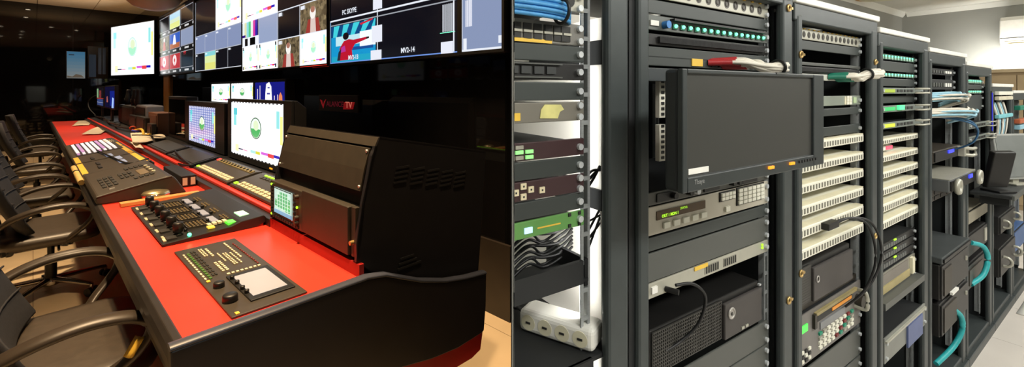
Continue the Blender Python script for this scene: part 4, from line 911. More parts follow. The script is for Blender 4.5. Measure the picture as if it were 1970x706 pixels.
obj('tray', MB().box(-.26, .02, -.26, .30, .0, .008), RACKD, t); obj('lip', MB().box(.016, .024, -.26, .245, -.16, .008), RACKD, t)
for k_ in range(9):
    z = 1.062+.0075*k_; w = .006*math.sin(k_*2.1)
    CLIP = True; obj('black_cable', MB().tube(smooth_path([(-.64-w, .415, z), (-.645+w, .455, z+.014+w), (-.65-w, .495, z-.002-w), (-.645, .535, z+.010+w), (-.66, .575, z+.018)]), .0028, 6), CABK, None, label='black cable in the bundle behind the green unit', cat='cable', group='black cables in the leftmost rack')
for k_ in range(3): obj('black_cable', MB().tube(smooth_path([(-.592, .556, 1.243-.012*k_), (-.598, .575, 1.247-.008*k_), (-.606, .600, 1.243+.004*k_)]), .0028, 6), CABK, None, label='thin black cable crossing the white gap beside the leftmost rack', cat='cable', group='thin cables crossing the white gap')
for k_ in range(4): obj('black_cable', MB().tube([(-.592, .558, 1.105+k_*.016), (-.606, .600, 1.150-.02*(k_ % 2)+k_*.008)], .0022, 6), CABK, None, label='thin slanting black cable below the white gap', cat='cable', group='slanting cables below the white gap')
# blue cable bundle
for k_ in range(14):
    a = k_*2.4; r = .0045*math.sqrt(k_); dy, dz = r*math.cos(a), r*math.sin(a)
    obj('blue_cable', MB().tube(smooth_path([(-.552+dz*.3, .30, 1.533+dz*.9+.004), (-.545+dy*.4, .40, 1.535+dz), (-.548+dy*.4, .455, 1.533+dz), (-.57, .49, 1.530+dz*.8), (-.62, .515, 1.522)], 4), .0036, 6), CABB, None, label='bright blue cable in the tied bundle across the leftmost rack', cat='cable', group='blue cable bundle')
obj('cable_tie', MB().torus((-.546, .452, 1.533), (0, 1, 0), .020, .003, 20, 6), CABK, None, label='black tie around the blue cable bundle', cat='cable tie')
# white socket strip
CLIP = False
t = thing('socket_strip', 'white four socket power strip on the lower shelf of the leftmost rack', 'power strip', (-.640, .527, .9235), math.radians(26))
obj('body', MB().box(-.078, .078, -.028, .028, 0, .043), WHITE, t, bevel=.010, seg=3)
for k_ in range(4):
    s_ = obj('socket', MB().cyl((-.056+k_*.036, -.0285, .021), (-.056+k_*.036, -.025, .021), .015, 18), CREAM, t)
    obj('slot', MB().box(-.061+k_*.036, -.051+k_*.036, -.0294, -.028, .019, .023), SLOT, s_)
obj('flex', MB().tube(smooth_path([(-.078, 0, .02), (-.10, .012, .02), (-.12, .03, .008)]), .004, 8), CABK, t)
# ------------------- rack 2
def xlr(k, zt, zb, n, label, y0=-.20, y1=.215):
    t, H = dev(k, 'connector_panel', label, 'panel', zt, zb, ALU, .08)
    for i in range(n):
        y = y0+(i+.5)*(y1-y0)/n; r = min(H*.30, (y1-y0)/n*.42)
        q = obj('connector', MB().cyl((.004, y, H*.45), (.0056, y, H*.45), r*.92, 14).torus((.0054, y, H*.45), (1, 0, 0), r*.55, r*.10, 14, 5), mat('dark_connector', rgb(66, 62, 55), .4, .4), t)
        obj('key_dot', MB().box(.005, .008, y-r*.4, y+r*.4, H*.86, H*.93), YELT, q)
    return t
xlr(2, 1.617, 1.580, 11, 'silver panel of round connectors at the top of the monitor rack')
blank(2, 1.578, 1.549, 'grey blank panel below the silver connector panel of the monitor rack')
t, H = dev(2, 'led_panel', 'grey jack panel with a row of green lights above the monitor', 'panel', 1.548, 1.517, mat('grey_jack_panel', rgb(96, 100, 96), .45, .2), .1)
ledm = MB().ell((.009, 0, 0), .004, .0042, .0042, 10, 6).mesh('led', LEDG)
for i in range(15):
    y = -.155+i*.026; fr(t, 'jack', y-.008, y+.008, H*.22, H*.58, PCBG, .003); put('led', ledm, t, (0, y, H*.42))
fr(t, 'tie_bar', -.17, .215, H*.72, H*.86, BLACK, .012); fr(t, 'label_tag', -.235, -.21, H*.30, H*.62, WHITE, .003); obj('knob', MB().cyl((.005, -.19, H*.42), (.018, -.19, H*.42), .008, 14), mat('blue_knob', rgb(60, 130, 200), .4), t)
t, H = dev(2, 'brush_panel', 'black brush strip panel under the green lights above the monitor', 'panel', 1.512, 1.488, BLACK, .04)
obj('bristles', MB().box(.005, .011, -.21, .21, H*.25, H*.75), mat('black_bristles', rgb(34, 34, 34), .9, 0, .4, 120), t)
blank(2, 1.487, 1.463, 'grey blank panel behind the red booted cables')
t, H = dev(2, 'patch_bay', 'patch panel with a yellow tag behind the red cable boots', 'panel', 1.470, 1.448, BLANK, .1)
for i in range(8): fr(t, 'socket', -.02+i*.028, -.004+i*.028, H*.2, H*.7, SLOT, .003)
fr(t, 'label_tag', -.095, -.055, H*.2, H*.9, YELT, .002)
t, H = dev(2, 'dark_unit', 'dark unit half hidden behind the upper left corner of the monitor', 'rack unit', 1.446, 1.418, mat('slate_unit', rgb(52, 58, 60), .45), .3)
# terminal strips
for q, (a, b, lb) in enumerate(((1.340, 1.425, 'upper white terminal strip in the gap left of the monitor'), (1.243, 1.325, 'lower white terminal strip in the gap left of the monitor'))):
    t = thing('terminal_strip', lb, 'terminal strip', (-.62, .785, a), 0, 'white terminal strips beside the monitor')
    obj('body', MB().box(0, .012, 0, .020, 0, b-a), IVORY, t, bevel=.001)
    for i in range(7): obj('terminal', MB().box(.012, .0135, .005, .015, .005+i*(b-a)/7, .005+i*(b-a)/7+(b-a)*.075), SLOT, t)
    obj('wire_loom', MB().tube([(-.015, -.05, 0), (-.015, -.05, b-a)], .009, 8).tube([(-.015, -.02, 0), (-.015, -.02, b-a)], .007, 8), mat('brown_wires', rgb(88, 52, 40), .6, 0, .3, 90), t); obj('plug', MB().box(.0, .012, .021, .034, .0, b-a), BLACK, t)
t, H = dev(2, 'audio_unit', 'dark knob unit just under the big monitor', 'rack unit', 1.205, 1.178, mat('grey_brown_unit', rgb(78, 78, 72), .45), .3)
for y in (-.165, -.11, -.085, .06, .085, .10): obj('knob', MB().cyl((.005, y, H*.5), (.018, y, H*.5), .007, 14), BOLT if abs(y+.085) < .01 else BLACK, t)
for y in (-.215, -.05, .12): fr(t, 'grille', y, y+.06, H*.2, H*.8, BLACK, .003)
t, H = dev(2, 'keypad_unit', 'pale grey keypad unit with yellow display text under the monitor', 'rack unit', 1.177, 1.120, mat('warm_grey_unit', rgb(192, 186, 170), .45, .1, .05), .3)
fr(t, 'display', -.215, -.045, H*.50, H*.80, mat('brown_display', rgb(78, 56, 28), .25), .002)
obj('display_text', MB().text('OUT 1 MON 1', .0088, lambda a, b, c: (.0076, -.172+a, H*.60+b), 0, bold=.0003).text('STATUS:', .0070, lambda a, b, c: (.0076, -.125+a, H*.72+b), 0), LEDY, t)
for i in range(5): fr(t, 'button', -.195+i*.033, -.195+i*.033+.021, H*.16, H*.37, IVORY, .005, b=.001)
for (y0, y1, z0, z1, nx, ny) in ((.015, .075, .62, .93, 4, 2), (.088, .212, .30, .95, 6, 4)):
    fr(t, 'key_tray', y0-.003, y1+.003, H*z0-.002, H*z1+.002, BLACK, .002)
    dy, dz = (y1-y0)/nx, H*(z1-z0)/ny
    for i in range(nx):
        for j in range(ny): fr(t, 'button', y0+(i+.1)*dy, y0+(i+.9)*dy, H*z0+(j+.1)*dz, H*z0+(j+.9)*dz, IVORY, .006)
fr(t, 'button', .035, .052, H*.16, H*.36, IVORY, .005)
blank(2, 1.118, 1.090, 'narrow grey blank panel directly under the keypad unit')
blank(2, 1.088, 1.031, 'wide grey blank panel above the silver one unit device', BLANKL)
t, H = dev(2, 'silver_unit', 'thin silver unit with a yellow sticker and green lights in the monitor rack', 'rack unit', 1.030, 0.999, ALU, .35)
for y in (-.045, .03): fr(t, 'vent_group', y, y+.055, H*.2, H*.8, mat('grey_vent', rgb(140, 138, 126), .5), .001); 
for y in (-.045, .03):
    for i in range(6): fr(t, 'vent', y+.004+i*.009, y+.008+i*.009, H*.25, H*.75, SLOT, .002)
fr(t, 'sticker', -.085, -.035, H*.72, H*.98, YELT, .002)
for z in (.45, .68): fr(t, 'lamp', .205, .211, H*z, H*z+.005, LEDY, .003)
fr(t, 'socket', -.232, -.215, H*.35, H*.75, WHITE, .004); obj('plug', MB().cyl((.005, -.185, H*.30), (.03, -.175, H*.28), .006, 10), BLACK, t)
obj('black_cable', MB().tube(smooth_path([(-.545, .755, 1.0), (-.535, .80, .995), (-.53, .835, .96), (-.545, .835, .90), (-.565, .80, .86), (-.58, .73, .84)]), .0034, 8), CABK, None, label='black cable looping down from the thin silver unit', cat='cable')
def server(k, label, zt, zb, depth, badge, y0=-.23, y1=.20, front=.0):
    zt, zb = zr(zt), zr(zb); H = zt-zb
    t = thing('server', label, 'server', (RX+front, CEN[k], zb))
    obj('chassis', MB().box(-depth, 0, y0, y1, 0, H), BLACK, t, bevel=.003)
    g = MB(); n = 40; m_ = max(6, int(H/.008))
    for i in range(n+1): g.box(.001, .004, y0+.006+i*(badge-y0-.012)/n-.0013, y0+.006+i*(badge-y0-.012)/n+.0013, .006, H-.006)
    for j in range(m_+1): g.box(.001, .0045, y0+.006, badge-.006, .006+j*(H-.012)/m_-.001, .006+j*(H-.012)/m_+.001)
    obj('mesh_grille', g, mat('mesh_grey', rgb(58, 56, 52), .5), t, kind='stuff')
    obj('bezel', MB().box(0, .010, badge, y1, .0, H*.86), mat('server_bezel', rgb(62, 58, 56), .5), t, bevel=.003)
    return t, H
t, H = server(2, 'black mesh fronted server with a round badge low in the monitor rack', .935, .842, .42, .03)
e = obj('badge', MB().torus((.0115, .055, H*.60), (1, 0, 0), .012, .0025, 24, 6).cyl((.010, .055, H*.60), (.0115, .055, H*.60), .010, 18), mat('badge_silver', rgb(176, 172, 166), .35, .4), t); obj('emblem', MB().text('e', .016, lambda a, b, c: (.0122, .055+a, H*.60+b), 0, bold=.001), BLACK, e)
for y in (.10, .118): fr(t, 'latch', y, y+.012, .006, .012, ALU, .007)
fr(t, 'screw', .185, .193, H*.93, H*.97, BOLT, .006)
blank(2, .830, .772, 'grey blank panel below the mesh fronted server', BLANKL); blank(2, .770, .715, 'lowest visible grey blank panel of the monitor rack', BLANKL); blank(2, .712, .64, 'grey blank panel low down in the monitor rack, under the picture edge', BLANKL)
# big monitor on the front
MX = -.40
def zm(z): return 1.4+(MX/FX)*(z-1.4)
MKs = MX/FX
t = thing('rack_monitor', 'large dark switched off monitor mounted on the front of the second rack', 'monitor', (MX, .81, 1.21))
y0, y1, z0, z1 = .771*MKs, 1.441*MKs, zm(1.186), zm(1.447)
obj('case', MB().box(MX-.034, MX-.008, y0, y1, z0, z1), mat('monitor_black', rgb(36, 39, 40), .45), t, absn=True, bevel=.006)
iy0, iy1, iz0, iz1 = .788*MKs, 1.375*MKs, zm(1.218), zm(1.437)
fb = MB()
for a in ((y0, iy0, z0, z1), (iy1, y1, z0, z1), (iy0, iy1, z0, iz0), (iy0, iy1, iz1, z1)): fb.box(MX-.010, MX, *a)
obj('bezel', fb, mat('monitor_bezel', rgb(46, 51, 51), .4), t, absn=True, bevel=.002)
obj('screen', MB().box(MX-.010, MX-.005, iy0, iy1, iz0, iz1), mat('dark_screen', rgb(58, 58, 55), .30, 0, .03, 4), t, absn=True, label='switched off grey screen')
obj('label_tag', MB().box(MX-.0055, MX-.004, iy0+.008, iy0+.062, iz0+.003, iz0+.012), WHITE, t, absn=True)
obj('lettering', MB().text('Tbaye', .011, lambda a, b, c: (MX+.0006, iy0+.03+a, iz0-.009+b), 0), mat('grey_print', rgb(150, 152, 150), .5), t, absn=True)
for y in (1.13*MKs+.0, 1.24*MKs): obj('lamp', MB().box(MX, MX+.003, y-.009, y+.009, iz0-.011, iz0-.006), LEDO, t, absn=True)
for i in range(7): obj('button', MB().box(MX, MX+.002, .97+i*.012-.02, .977+i*.012-.02, iz0-.011, iz0-.006), SLOT, t, absn=True)
obj('top_tag', MB().box(MX-.003, MX+.001, .86, .90, z1-.003, z1+.0006), BLANKL, t, absn=True)
obj('bracket', MB().box(RX, MX-.03, .80, .84, z0+.05, z1-.04).box(RX, MX-.03, .98, 1.0, z0+.05, z1-.04), RACKD, t, absn=True)
# red booted white cables
def bundle(name, label, cat, n, root, fan, tie, tail, m, r, boot=None, tiem=CABK, group=None, spread=.05):
    for k_ in range(n):
        a = (k_+.5)/n
        p0 = Vector(root)+Vector((0, fan[1]*a, fan[2]*math.sin(a*7)*.5)); dz = math.sin(k_*2.4)*r*2.2; dx = math.cos(k_*2.4)*r*2.2
        pt = Vector(tie)+Vector((dx, 0, dz)); pe = Vector(tail)+Vector((dx*1.3, math.sin(k_*1.7)*.012, dz*1.4))
        mid = p0+Vector((fan[0], (pt.y-p0.y)*.3, -.004*math.sin(k_)))
        o_ = obj(name, MB().tube(smooth_path([p0, mid, (mid+pt)/2+Vector((0, 0, -.008*math.sin(a*PI))), pt, pe], 4), r, 6), m, None, label=label, cat=cat, group=group)
        if boot: obj('boot', MB().tube([p0, p0+(mid-p0)*.75], r*1.7, 8), boot, o_)
    obj('cable_tie', MB().torus(tie, (Vector(tail)-Vector(tie)).normalized(), r*4.0, r*.8, 18, 6), tiem, None, label='tie around the '+group, cat='cable tie')
bundle('white_cable', 'white cable with red boot in the bundle above the monitor', 'cable', 18, (RX+.004, .905, zr(1.460)), (.05, .11, .012), (-.49, 1.06, 1.455), (-.49, 1.075, 1.456), CABW, .0042, CABR, CABK, 'red booted white cables above the monitor')
# ------------------- rack 3
xlr(3, 1.574, 1.541, 13, 'silver panel of round connectors at the top of the third rack')
blank(3, 1.540, 1.513, 'grey blank panel below the silver connectors of the third rack')
t, H = dev(3, 'cable_bar', 'thin grey cable bar above the black mesh bar in the third rack', 'bar', 1.481, 1.470, BLANKL, .03, None, False)
t, H = dev(3, 'brush_panel', 'black brush bar above the green booted cables in the third rack', 'panel', 1.469, 1.449, BLACK, .05); obj('bristles', MB().box(.005, .011, -.21, .21, H*.25, H*.75), mat('black_bristles', rgb(34, 34, 34), .9), t)
t, H = dev(3, 'patch_bay', 'pale patch panel behind the green booted white cables', 'panel', 1.449, 1.429, mat('pale_patch', rgb(186, 188, 176), .5), .1)
bundle('white_cable', 'white cable with green boot in the bundle of the third rack', 'cable', 18, (RX+.004, 1.545, zr(1.440)), (.05, .12, .014), (-.51, 1.67, 1.452), (-.50, 1.735, 1.456), CABW, .0044, GREENB, CABK, 'green booted white cables of the third rack')
t, H = dev(3, 'display_unit', 'pale green-grey unit with white keys above the ivory strips', 'rack unit', 1.386, 1.355, mat('pale_green_unit', rgb(134, 142, 130), .45, .1), .3)
for i in range(2):
    for j in range(3): fr(t, 'button', .115+i*.022, .132+i*.022, H*(.10+.30*j), H*(.10+.30*j)+.008, IVORY, .004)
fr(t, 'white_plate', .105, .162, .003, H-.003, CREAM, .001); fr(t, 'green_label', .175, .20, H*.2, H*.8, mat('pale_green_label', rgb(170, 190, 150), .5), .002)
blank(3, 1.349, 1.325, 'upper of two blank panels just above the ivory strips'); blank(3, 1.295, 1.266, 'lower of two blank panels just above the ivory strips')
def patch(k, i, n, zt, zb, wd, label, nslot, grp):
    zt, zb = zr(zt), zr(zb); H = zt-zb
    t = thing('patch_strip', label, 'patch strip', (RX, CEN[k], zb), 0, grp)
    obj('body', MB().prism([(-.09, 0), (.012, 0), (.014, H*.1), (.014, H*.92), (.010, H), (-.09, H)], 'y', -wd/2, wd/2), IVORY, t, bevel=.0015)
    b = MB()
    for q in range(nslot):
        y = -wd/2+.01+(wd-.02)*(q+.5)/nslot; b.box(.0135, .0148, y-(wd-.02)/nslot*.24, y+(wd-.02)/nslot*.24, H*.2, H*.72)
    obj('slot_row', b, mat('grey_slot', rgb(112, 110, 98), .6), t, kind='stuff')
    obj('top_lip', MB().box(-.01, .013, -wd/2, wd/2, H, H+.002), CREAM, t)
    return t
names = ['topmost', 'second', 'third', 'fourth', 'fifth', 'lowest']
for i, (a, b) in enumerate(((1.261, 1.235), (1.202, 1.177), (1.147, 1.121), (1.089, 1.061), (1.031, 1.001), (.972, .942))):
    patch(3, i, 6, a, b, .48, '%s of six broad ivory patch strips right of the monitor' % names[i], 24, 'ivory strips of the third rack')
for i, z in enumerate((1.218, 1.160, 1.104, 1.045)):
    z = zr(z)
    for q in range(4): obj('teal_cable', MB().tube(smooth_path([(-.75, 1.36+q*.05, z+.012*math.sin(q*2+i)), (-.74, 1.46+q*.03, z+.016*math.cos(q+i)), (-.78, 1.60, z-.012), (-.80, 1.68, z+.01)], 3), .0045, 5), mat('deep_teal_cable', rgb(34, 108, 116), .5), None, label='deep teal cable in the dark gaps behind the ivory strips', cat='cable', group='teal cables behind the ivory strips')
for q, (yy, dz) in enumerate(((.0, 0), (.03, -.01))):
    obj('black_cable', MB().tube(smooth_path([(-.553, 1.53, zr(1.018)-.008*q), (-.53, 1.59, 1.005), (-.51, 1.66+yy, .985), (-.50, 1.70+yy*1.6, .92), (-.50, 1.705+yy*1.6, .84), (-.52, 1.68+yy, .76), (-.56, 1.65, .70)]), .0036, 8), CABK, None, label=('inner' if q == 0 else 'outer')+' black cable looping out in front of the lowest ivory strips', cat='cable', group='black looping cables of the third rack')
obj('cable_plug', MB().box(-.562, -.54, 1.475, 1.55, zr(1.013)-.006, zr(1.013)+.014), BLACK, None, bevel=.002, label='black double plug in the fifth ivory strip', cat='plug')
t, H = server(3, 'plain black server with a faint badge under the ivory strips', .918, .808, .42, -.13, -.23, .16)
obj('badge', MB().torus((.0115, -.108, H*.55), (1, 0, 0), .009, .002, 18, 6), mat('badge_silver', rgb(176, 172, 166), .35), t)
t = thing('rack_shelf', 'black shelf with papers between the black server and the tape deck', 'shelf', (RX, CEN[3], zr(.797)))
obj('tray', MB().box(-.30, -.01, -.235, .235, 0, .006), RACKD, t); obj('lip', MB().box(-.012, -.006, -.235, .235, -.01, .006), GREYM, t)
obj('paper_sheet', MB().slab(lambda u, v: (-.10+.06*u, -.06+.14*v, .0065+.002*math.sin(v*5)), 3, 3, (0, 0, .001)), WHITEP, None, (RX, CEN[3], zr(.797)), label='white paper on the shelf above the tape deck', cat='paper')
t, H = dev(3, 'tape_deck', 'grey tape deck with a green display and orange slot in the third rack', 'tape deck', .786, .645, mat('deck_grey', rgb(112, 108, 104), .45), .35, w=.48)
fr(t, 'display', -.225, -.165, H*.66, H*.80, mat('green_display', (.05, .3, .05), .3, emit=rgb(60, 220, 70), es=1.0), .003, label='lit green display')
fr(t, 'slot', -.10, .16, H*.70, H*.84, SLOT, .003); fr(t, 'slot_lamp', .0, .15, H*.74, H*.80, mat('orange_slot', rgb(196, 128, 50), .5, emit=rgb(210, 130, 40), es=.35), .005, label='orange lit slot'); fr(t, 'slot_frame', -.12, .19, H*.86, H*.92, mat('olive_trim', rgb(150, 136, 92), .5), .008); fr(t, 'slot_frame', -.13, -.115, H*.62, H*.90, GREYM, .008)
fr(t, 'screen', -.08, .10, H*.50, H*.64, mat('grey_panel_screen', rgb(120, 122, 124), .35), .003)
cols = [IVORY, IVORY, ALU, IVORY, mat('dark_red_button', rgb(120, 44, 44), .5), IVORY, IVORY, mat('teal_button', rgb(40, 140, 110), .5)]
for i in range(9):
    for j in range(4): fr(t, 'button', -.09+i*.030, -.09+i*.030+.018, H*(.12+j*.095), H*(.12+j*.095)+.008, cols[(i*3+j*5) % 8], .005)
for i in range(4):
    for j in range(3): fr(t, 'button', -.225+i*.022, -.225+i*.022+.013, H*(.08+j*.09), H*(.08+j*.09)+.008, IVORY if (i+j) % 2 else SLOT, .004)
obj('handle', MB().tube(smooth_path([(.005, .19, H*.86), (.035, .19, H*.86), (.038, .19, H*.50), (.005, .19, H*.48)]), .006, 8), ALU, t); obj('jog_dial', MB().cyl((.005, .205, H*.60), (.025, .205, H*.60), .020, 20), GREYM, t)
blank(3, .632, .545, 'wide grey blank panel under the tape deck', BLANKL); blank(3, .54, .44, 'second wide grey blank panel under the tape deck', BLANKL)
# ------------------- rack 4
def ledrow(k, zt, zb, label, n=12, w=.44):
    t, H = dev(k, 'led_panel', label, 'panel', zt, zb, mat('dark_jack_panel', rgb(52, 66, 60), .5), .1)
    b = MB(); g = MB()
    for i in range(n):
        y = -w/2+.02+i*(w-.03)/n; b.box(.005, .008, y, y+(w-.03)/n*.6, H*.15, H*.55); g.ell((.008, y+.008, H*.62), .003, .0042, .0040, 8, 5)
    obj('jack_row', b, mat('pale_jack', rgb(150, 190, 170), .5), t, kind='stuff'); obj('led_row', g, LEDG, t, kind='stuff'); obj('strip', MB().box(.005, .0065, -w/2, w/2, H*.45, H*.8), PCBG, t); return t
ledrow(4, 1.533, 1.511, 'upper row of green lights in the fourth rack'); blank(4, 1.508, 1.47, 'blank panel between the two green light rows'); ledrow(4, 1.466, 1.449, 'lower row of green lights in the fourth rack'); blank(4, 1.446, 1.416, 'blank panel below the green light rows of the fourth rack')
def handled(k, zt, zb, label, lit, front=.02):
    t, H = dev(k, 'handled_unit', label, 'rack unit', zt, zb, mat('grey_green_unit', rgb(118, 126, 120), .4, .15), .3, front=front, w=.47)
    for y0 in (.15,): obj('handle', MB().tube([(.005, y0, H*.15), (.03, y0, H*.15), (.03, y0+.075, H*.15), (.03, y0+.075, H*.85), (.03, y0, H*.85), (.005, y0, H*.85)], .004, 8), ALU, t)
    fr(t, 'lit_window', -.225, -.10, H*.25, H*.75, lit, .003)
    for i in range(5): fr(t, 'vent', -.07+i*.04, -.045+i*.04, H*.3, H*.7, SLOT, .002)
    return t, H
handled(4, 1.412, 1.389, 'handled unit with a lime window, topmost of three in the fourth rack', mat('lime_window', rgb(150, 170, 60), .4, emit=rgb(160, 180, 50), es=.5))
t, H = handled(4, 1.350, 1.325, 'handled unit with a bright green lamp, middle of three in the fourth rack', mat('green_window', rgb(60, 170, 100), .4, emit=rgb(50, 190, 100), es=.6)); fr(t, 'lamp', -.07, -.01, H*.3, H*.95, mat('bright_green_lamp', (.1, .5, .2), .3, emit=rgb(60, 240, 130), es=1.6), .008)
blank(4, 1.383, 1.355, 'blank panel between the upper two handled units')
handled(4, 1.292, 1.268, 'handled unit with a yellow-green window, lowest of three in the fourth rack', mat('yellow_window', rgb(190, 200, 60), .4, emit=rgb(190, 200, 60), es=.6))
for i, (a, b) in enumerate(((1.232, 1.213), (1.174, 1.151), (1.117, 1.094), (1.062, 1.035), (1.006, .976), (.947, .917))):
    patch(4, i, 6, a, b, .47, '%s of six narrow ivory patch strips in the fourth rack' % names[i], 22, 'ivory strips of the fourth rack')
t = thing('relay_box', 'small white box with a pink label between the upper ivory strips', 'box', (RX-.05, 2.13, zr(1.183))); obj('case', MB().box(0, .04, -.10, .05, 0, .018), WHITE, t, bevel=.002); obj('label_tag', MB().box(.04, .042, -.02, .05, .002, .016), mat('pink_label', rgb(240, 90, 120), .5, emit=rgb(240, 80, 110), es=.4), t)
for i, (a, b) in enumerate(((.860, .832), (.829, .800), (.797, .768))):
    t, H = dev(4, 'network_switch', '%s of three stacked black network switches in the fourth rack' % ('top', 'middle', 'bottom')[i], 'network switch', a, b, BLACK, .3, group='stacked network switches', w=.46)
    for q in range(12): fr(t, 'socket', -.20+q*.026, -.18+q*.026, H*.2, H*.7, mat('grey_socket', rgb(92, 94, 92), .5), .003)
    fr(t, 'lamp', -.03, -.01, H*.75, H*.92, LEDY, .004); obj('ear', MB().torus((.008, -.225, H*.5), (1, 0, 0), .006, .002, 12, 5), BOLT, t)
t, H = dev(4, 'card_frame', 'pale card frame chassis below the network switches', 'rack unit', .757, .655, mat('pale_chassis', rgb(140, 138, 126), .45, .15), .35, w=.46)
fr(t, 'card_slot', -.22, .13, H*.60, H*.95, mat('grey_cards', rgb(120, 114, 106), .5), .003); fr(t, 'card_slot', -.22, .15, H*.30, H*.55, mat('yellowish_cards', rgb(170, 156, 110), .5), .004); fr(t, 'white_card', .16, .19, H*.35, H*.95, CREAM, .01); fr(t, 'ledge', -.225, .23, H*.02, H*.25, BLANKL, .03)
t, H = dev(4, 'drawer_unit', 'grey drawer unit with a blue tag low in the fourth rack', 'rack unit', .568, .480, mat('grey_drawer', rgb(124, 126, 120), .45, .15), .35, front=.03, w=.47)
fr(t, 'blue_tag', .0, .18, -.015, H*.72, mat('slate_blue_tag', rgb(88, 100, 140), .5), .006, label='slate blue tag'); fr(t, 'ridge', -.23, .23, H*.80, H*.88, ALU, .006)
for q in range(4): obj('teal_cable', MB().tube(smooth_path([(-.60, 2.0+q*.03, .46-.01*q), (-.58, 2.08+q*.03, .40), (-.62, 2.2, .35-.01*q)]), .005, 6), CABT, None, label='teal cable under the drawer unit of the fourth rack', cat='cable', group='teal cables under the drawer unit')
# ------------------- rack 5
for i, (a, b) in enumerate(((1.500, 1.470), (1.452, 1.405))):
    t, H = dev(5, 'patch_bay', ('upper', 'lower')[i]+' dark patch panel with small pale ports at the top of the fifth rack', 'panel', a, b, RACKD, .1)
    for q in range(10): fr(t, 'port', -.21+q*.040, -.186+q*.040, H*.3, H*.65, BLANKL if q < 7 else WHITE, .004)
def looseloom(z, y0, y1, n, mats_, xo, label, grp, loop=True):
    for q in range(n):
        a = q*2.4; r = .009*math.sqrt(q); dx, dz = r*math.cos(a), r*math.sin(a)*.8
        pts = [(RX+.01, y0+.02*q/n, z+dz), (xo+dx, y0+.12, z+dz+.004), (xo+dx+.02, (y0+y1)/2, z+dz), (xo+dx, y1-.04, z+dz+.006)]
        pts += [(xo+dx-.02, y1+.05+.015*(q % 4), z-.015+dz), (xo-.08, y1-.01, z-.035-.01*(q % 3))] if loop else [(xo-.06, y1+.02, z+dz)]
        obj('loose_cable', MB().tube(smooth_path(pts, 4), .005, 5), mats_[q % len(mats_)], None, label=label, cat='cable', group=grp)
looseloom(1.372, 2.60, 2.86, 9, [CABG, CABG, CABW], -.51, 'pale blue or white cable in the upper loom of the fifth rack', 'upper cable loom of the fifth rack')
looseloom(1.300, 2.58, 2.90, 10, [CABW, CABW, CABG], -.49, 'white or pale blue cable in the lower loom of the fifth rack', 'lower cable loom of the fifth rack')
for q in range(2): obj('blue_cable', MB().tube(smooth_path([(-.56, 2.64, 1.285), (-.48, 2.76, 1.27-.01*q), (-.46, 2.84, 1.22), (-.48, 2.86, 1.16), (-.54, 2.84, 1.12)]), .004, 6), mat('dark_blue_cable', rgb(40, 92, 130), .5), None, label='dark blue cable drooping below the looms of the fifth rack', cat='cable', group='drooping blue cables of the fifth rack')
def box_unit(k, name, label, cat, zt, zb, front, m, w=.46, depth=.4, lit=None, y=0.0):
    zt, zb = zr(zt), zr(zb); H = zt-zb
    t = thing(name, label, cat, (RX+front, CEN[k]+y, zb)); obj('chassis', MB().box(-depth, 0, -w/2, w/2, 0, H), m, t, bevel=.004); obj('faceplate', MB().box(0, .006, -w/2+.006, w/2-.006, .006, H-.006), BLACK, t, bevel=.001)
    return t, H
t, H = box_unit(5, 'disk_unit', 'dark disk unit with a blue lamp and light handle in the fifth rack', 'rack unit', 1.150, 1.100, .03, GREYD)
fr(t, 'lamp', -.03, .06, H*.6, H*.85, LEDB, .004, base=.006); obj('handle', MB().tube([(.0, .17, H*.2), (.05, .17, H*.2), (.05, .225, H*.2), (.05, .225, H*.8), (.05, .17, H*.8), (0, .17, H*.8)], .008, 8), ALU, t); obj('end_cap', MB().box(0, .03, .15, .23, .004, H-.004), ALU, t, bevel=.004)
t, H = box_unit(5, 'disk_unit', 'protruding disk unit with pale rounded handles in the fifth rack', 'rack unit', 1.040, .990, .08, mat('grey_disk', rgb(96, 98, 98), .4, .1))
for y in (-.19, .19): obj('handle', MB().torus((.02, y, H*.5), (1, 0, .0), .026, .010, 18, 6), ALU, t)
fr(t, 'lamp', .06, .12, H*.6, H*.9, LEDB, .004, base=.006); obj('lid', MB().box(-.3, .0, -.228, .228, H, H+.003), ALU, t)
t, H = dev(5, 'vent_unit', 'lattice fronted unit under the protruding disk unit', 'rack unit', .975, .925, GREYD, .3)
for q in range(4):
    for r in range(2): fr(t, 'vent', -.20+q*.1, -.125+q*.1, H*(.12+.45*r), H*(.42+.45*r), BLACK, .002)
t = thing('cable_tube', 'pale upright conduit in the open gap of the fifth rack', 'conduit', (-.72, 2.78, .73)); obj('tube', MB().cyl((0, -.06, 0), (0, -.06, .20), .022, 14).cyl((0, .10, 0), (0, .10, .20), .016, 14), mat('pale_conduit', rgb(150, 160, 166), .4), t); obj('collar', MB().cyl((0, -.06, .0), (0, -.06, .02), .028, 14), ALU, t)
t = thing('conduit', 'second pale upright conduit in the upper gap of the fifth rack', 'conduit', (-.72, 2.75, 1.16)); obj('tube', MB().cyl((0, 0, 0), (0, 0, .10), .022, 14), mat('pale_conduit', (0, 0, 0)), t); obj('collar', MB().cyl((0, 0, 0), (0, 0, .015), .028, 14), ALU, t)
t, H = box_unit(5, 'rack_shelf', 'rounded dark pull-out shelf above the black computers of the fifth rack', 'shelf', .722, .696, .06, mat('shelf_grey', rgb(70, 74, 74), .4), .47, .5)
t, H = box_unit(5, 'computer', 'upper black computer box in the fifth rack', 'computer', .690, .545, .05, BLACK, .46, .45); fr(t, 'grille', -.20, -.08, H*.1, H*.85, GREYM, .004, base=.006); fr(t, 'lamp', .17, .185, H*.6, H*.72, ALU, .005, base=.006); fr(t, 'white_card', -.10, .0, -.004, .008, WHITE, .01, base=.006)
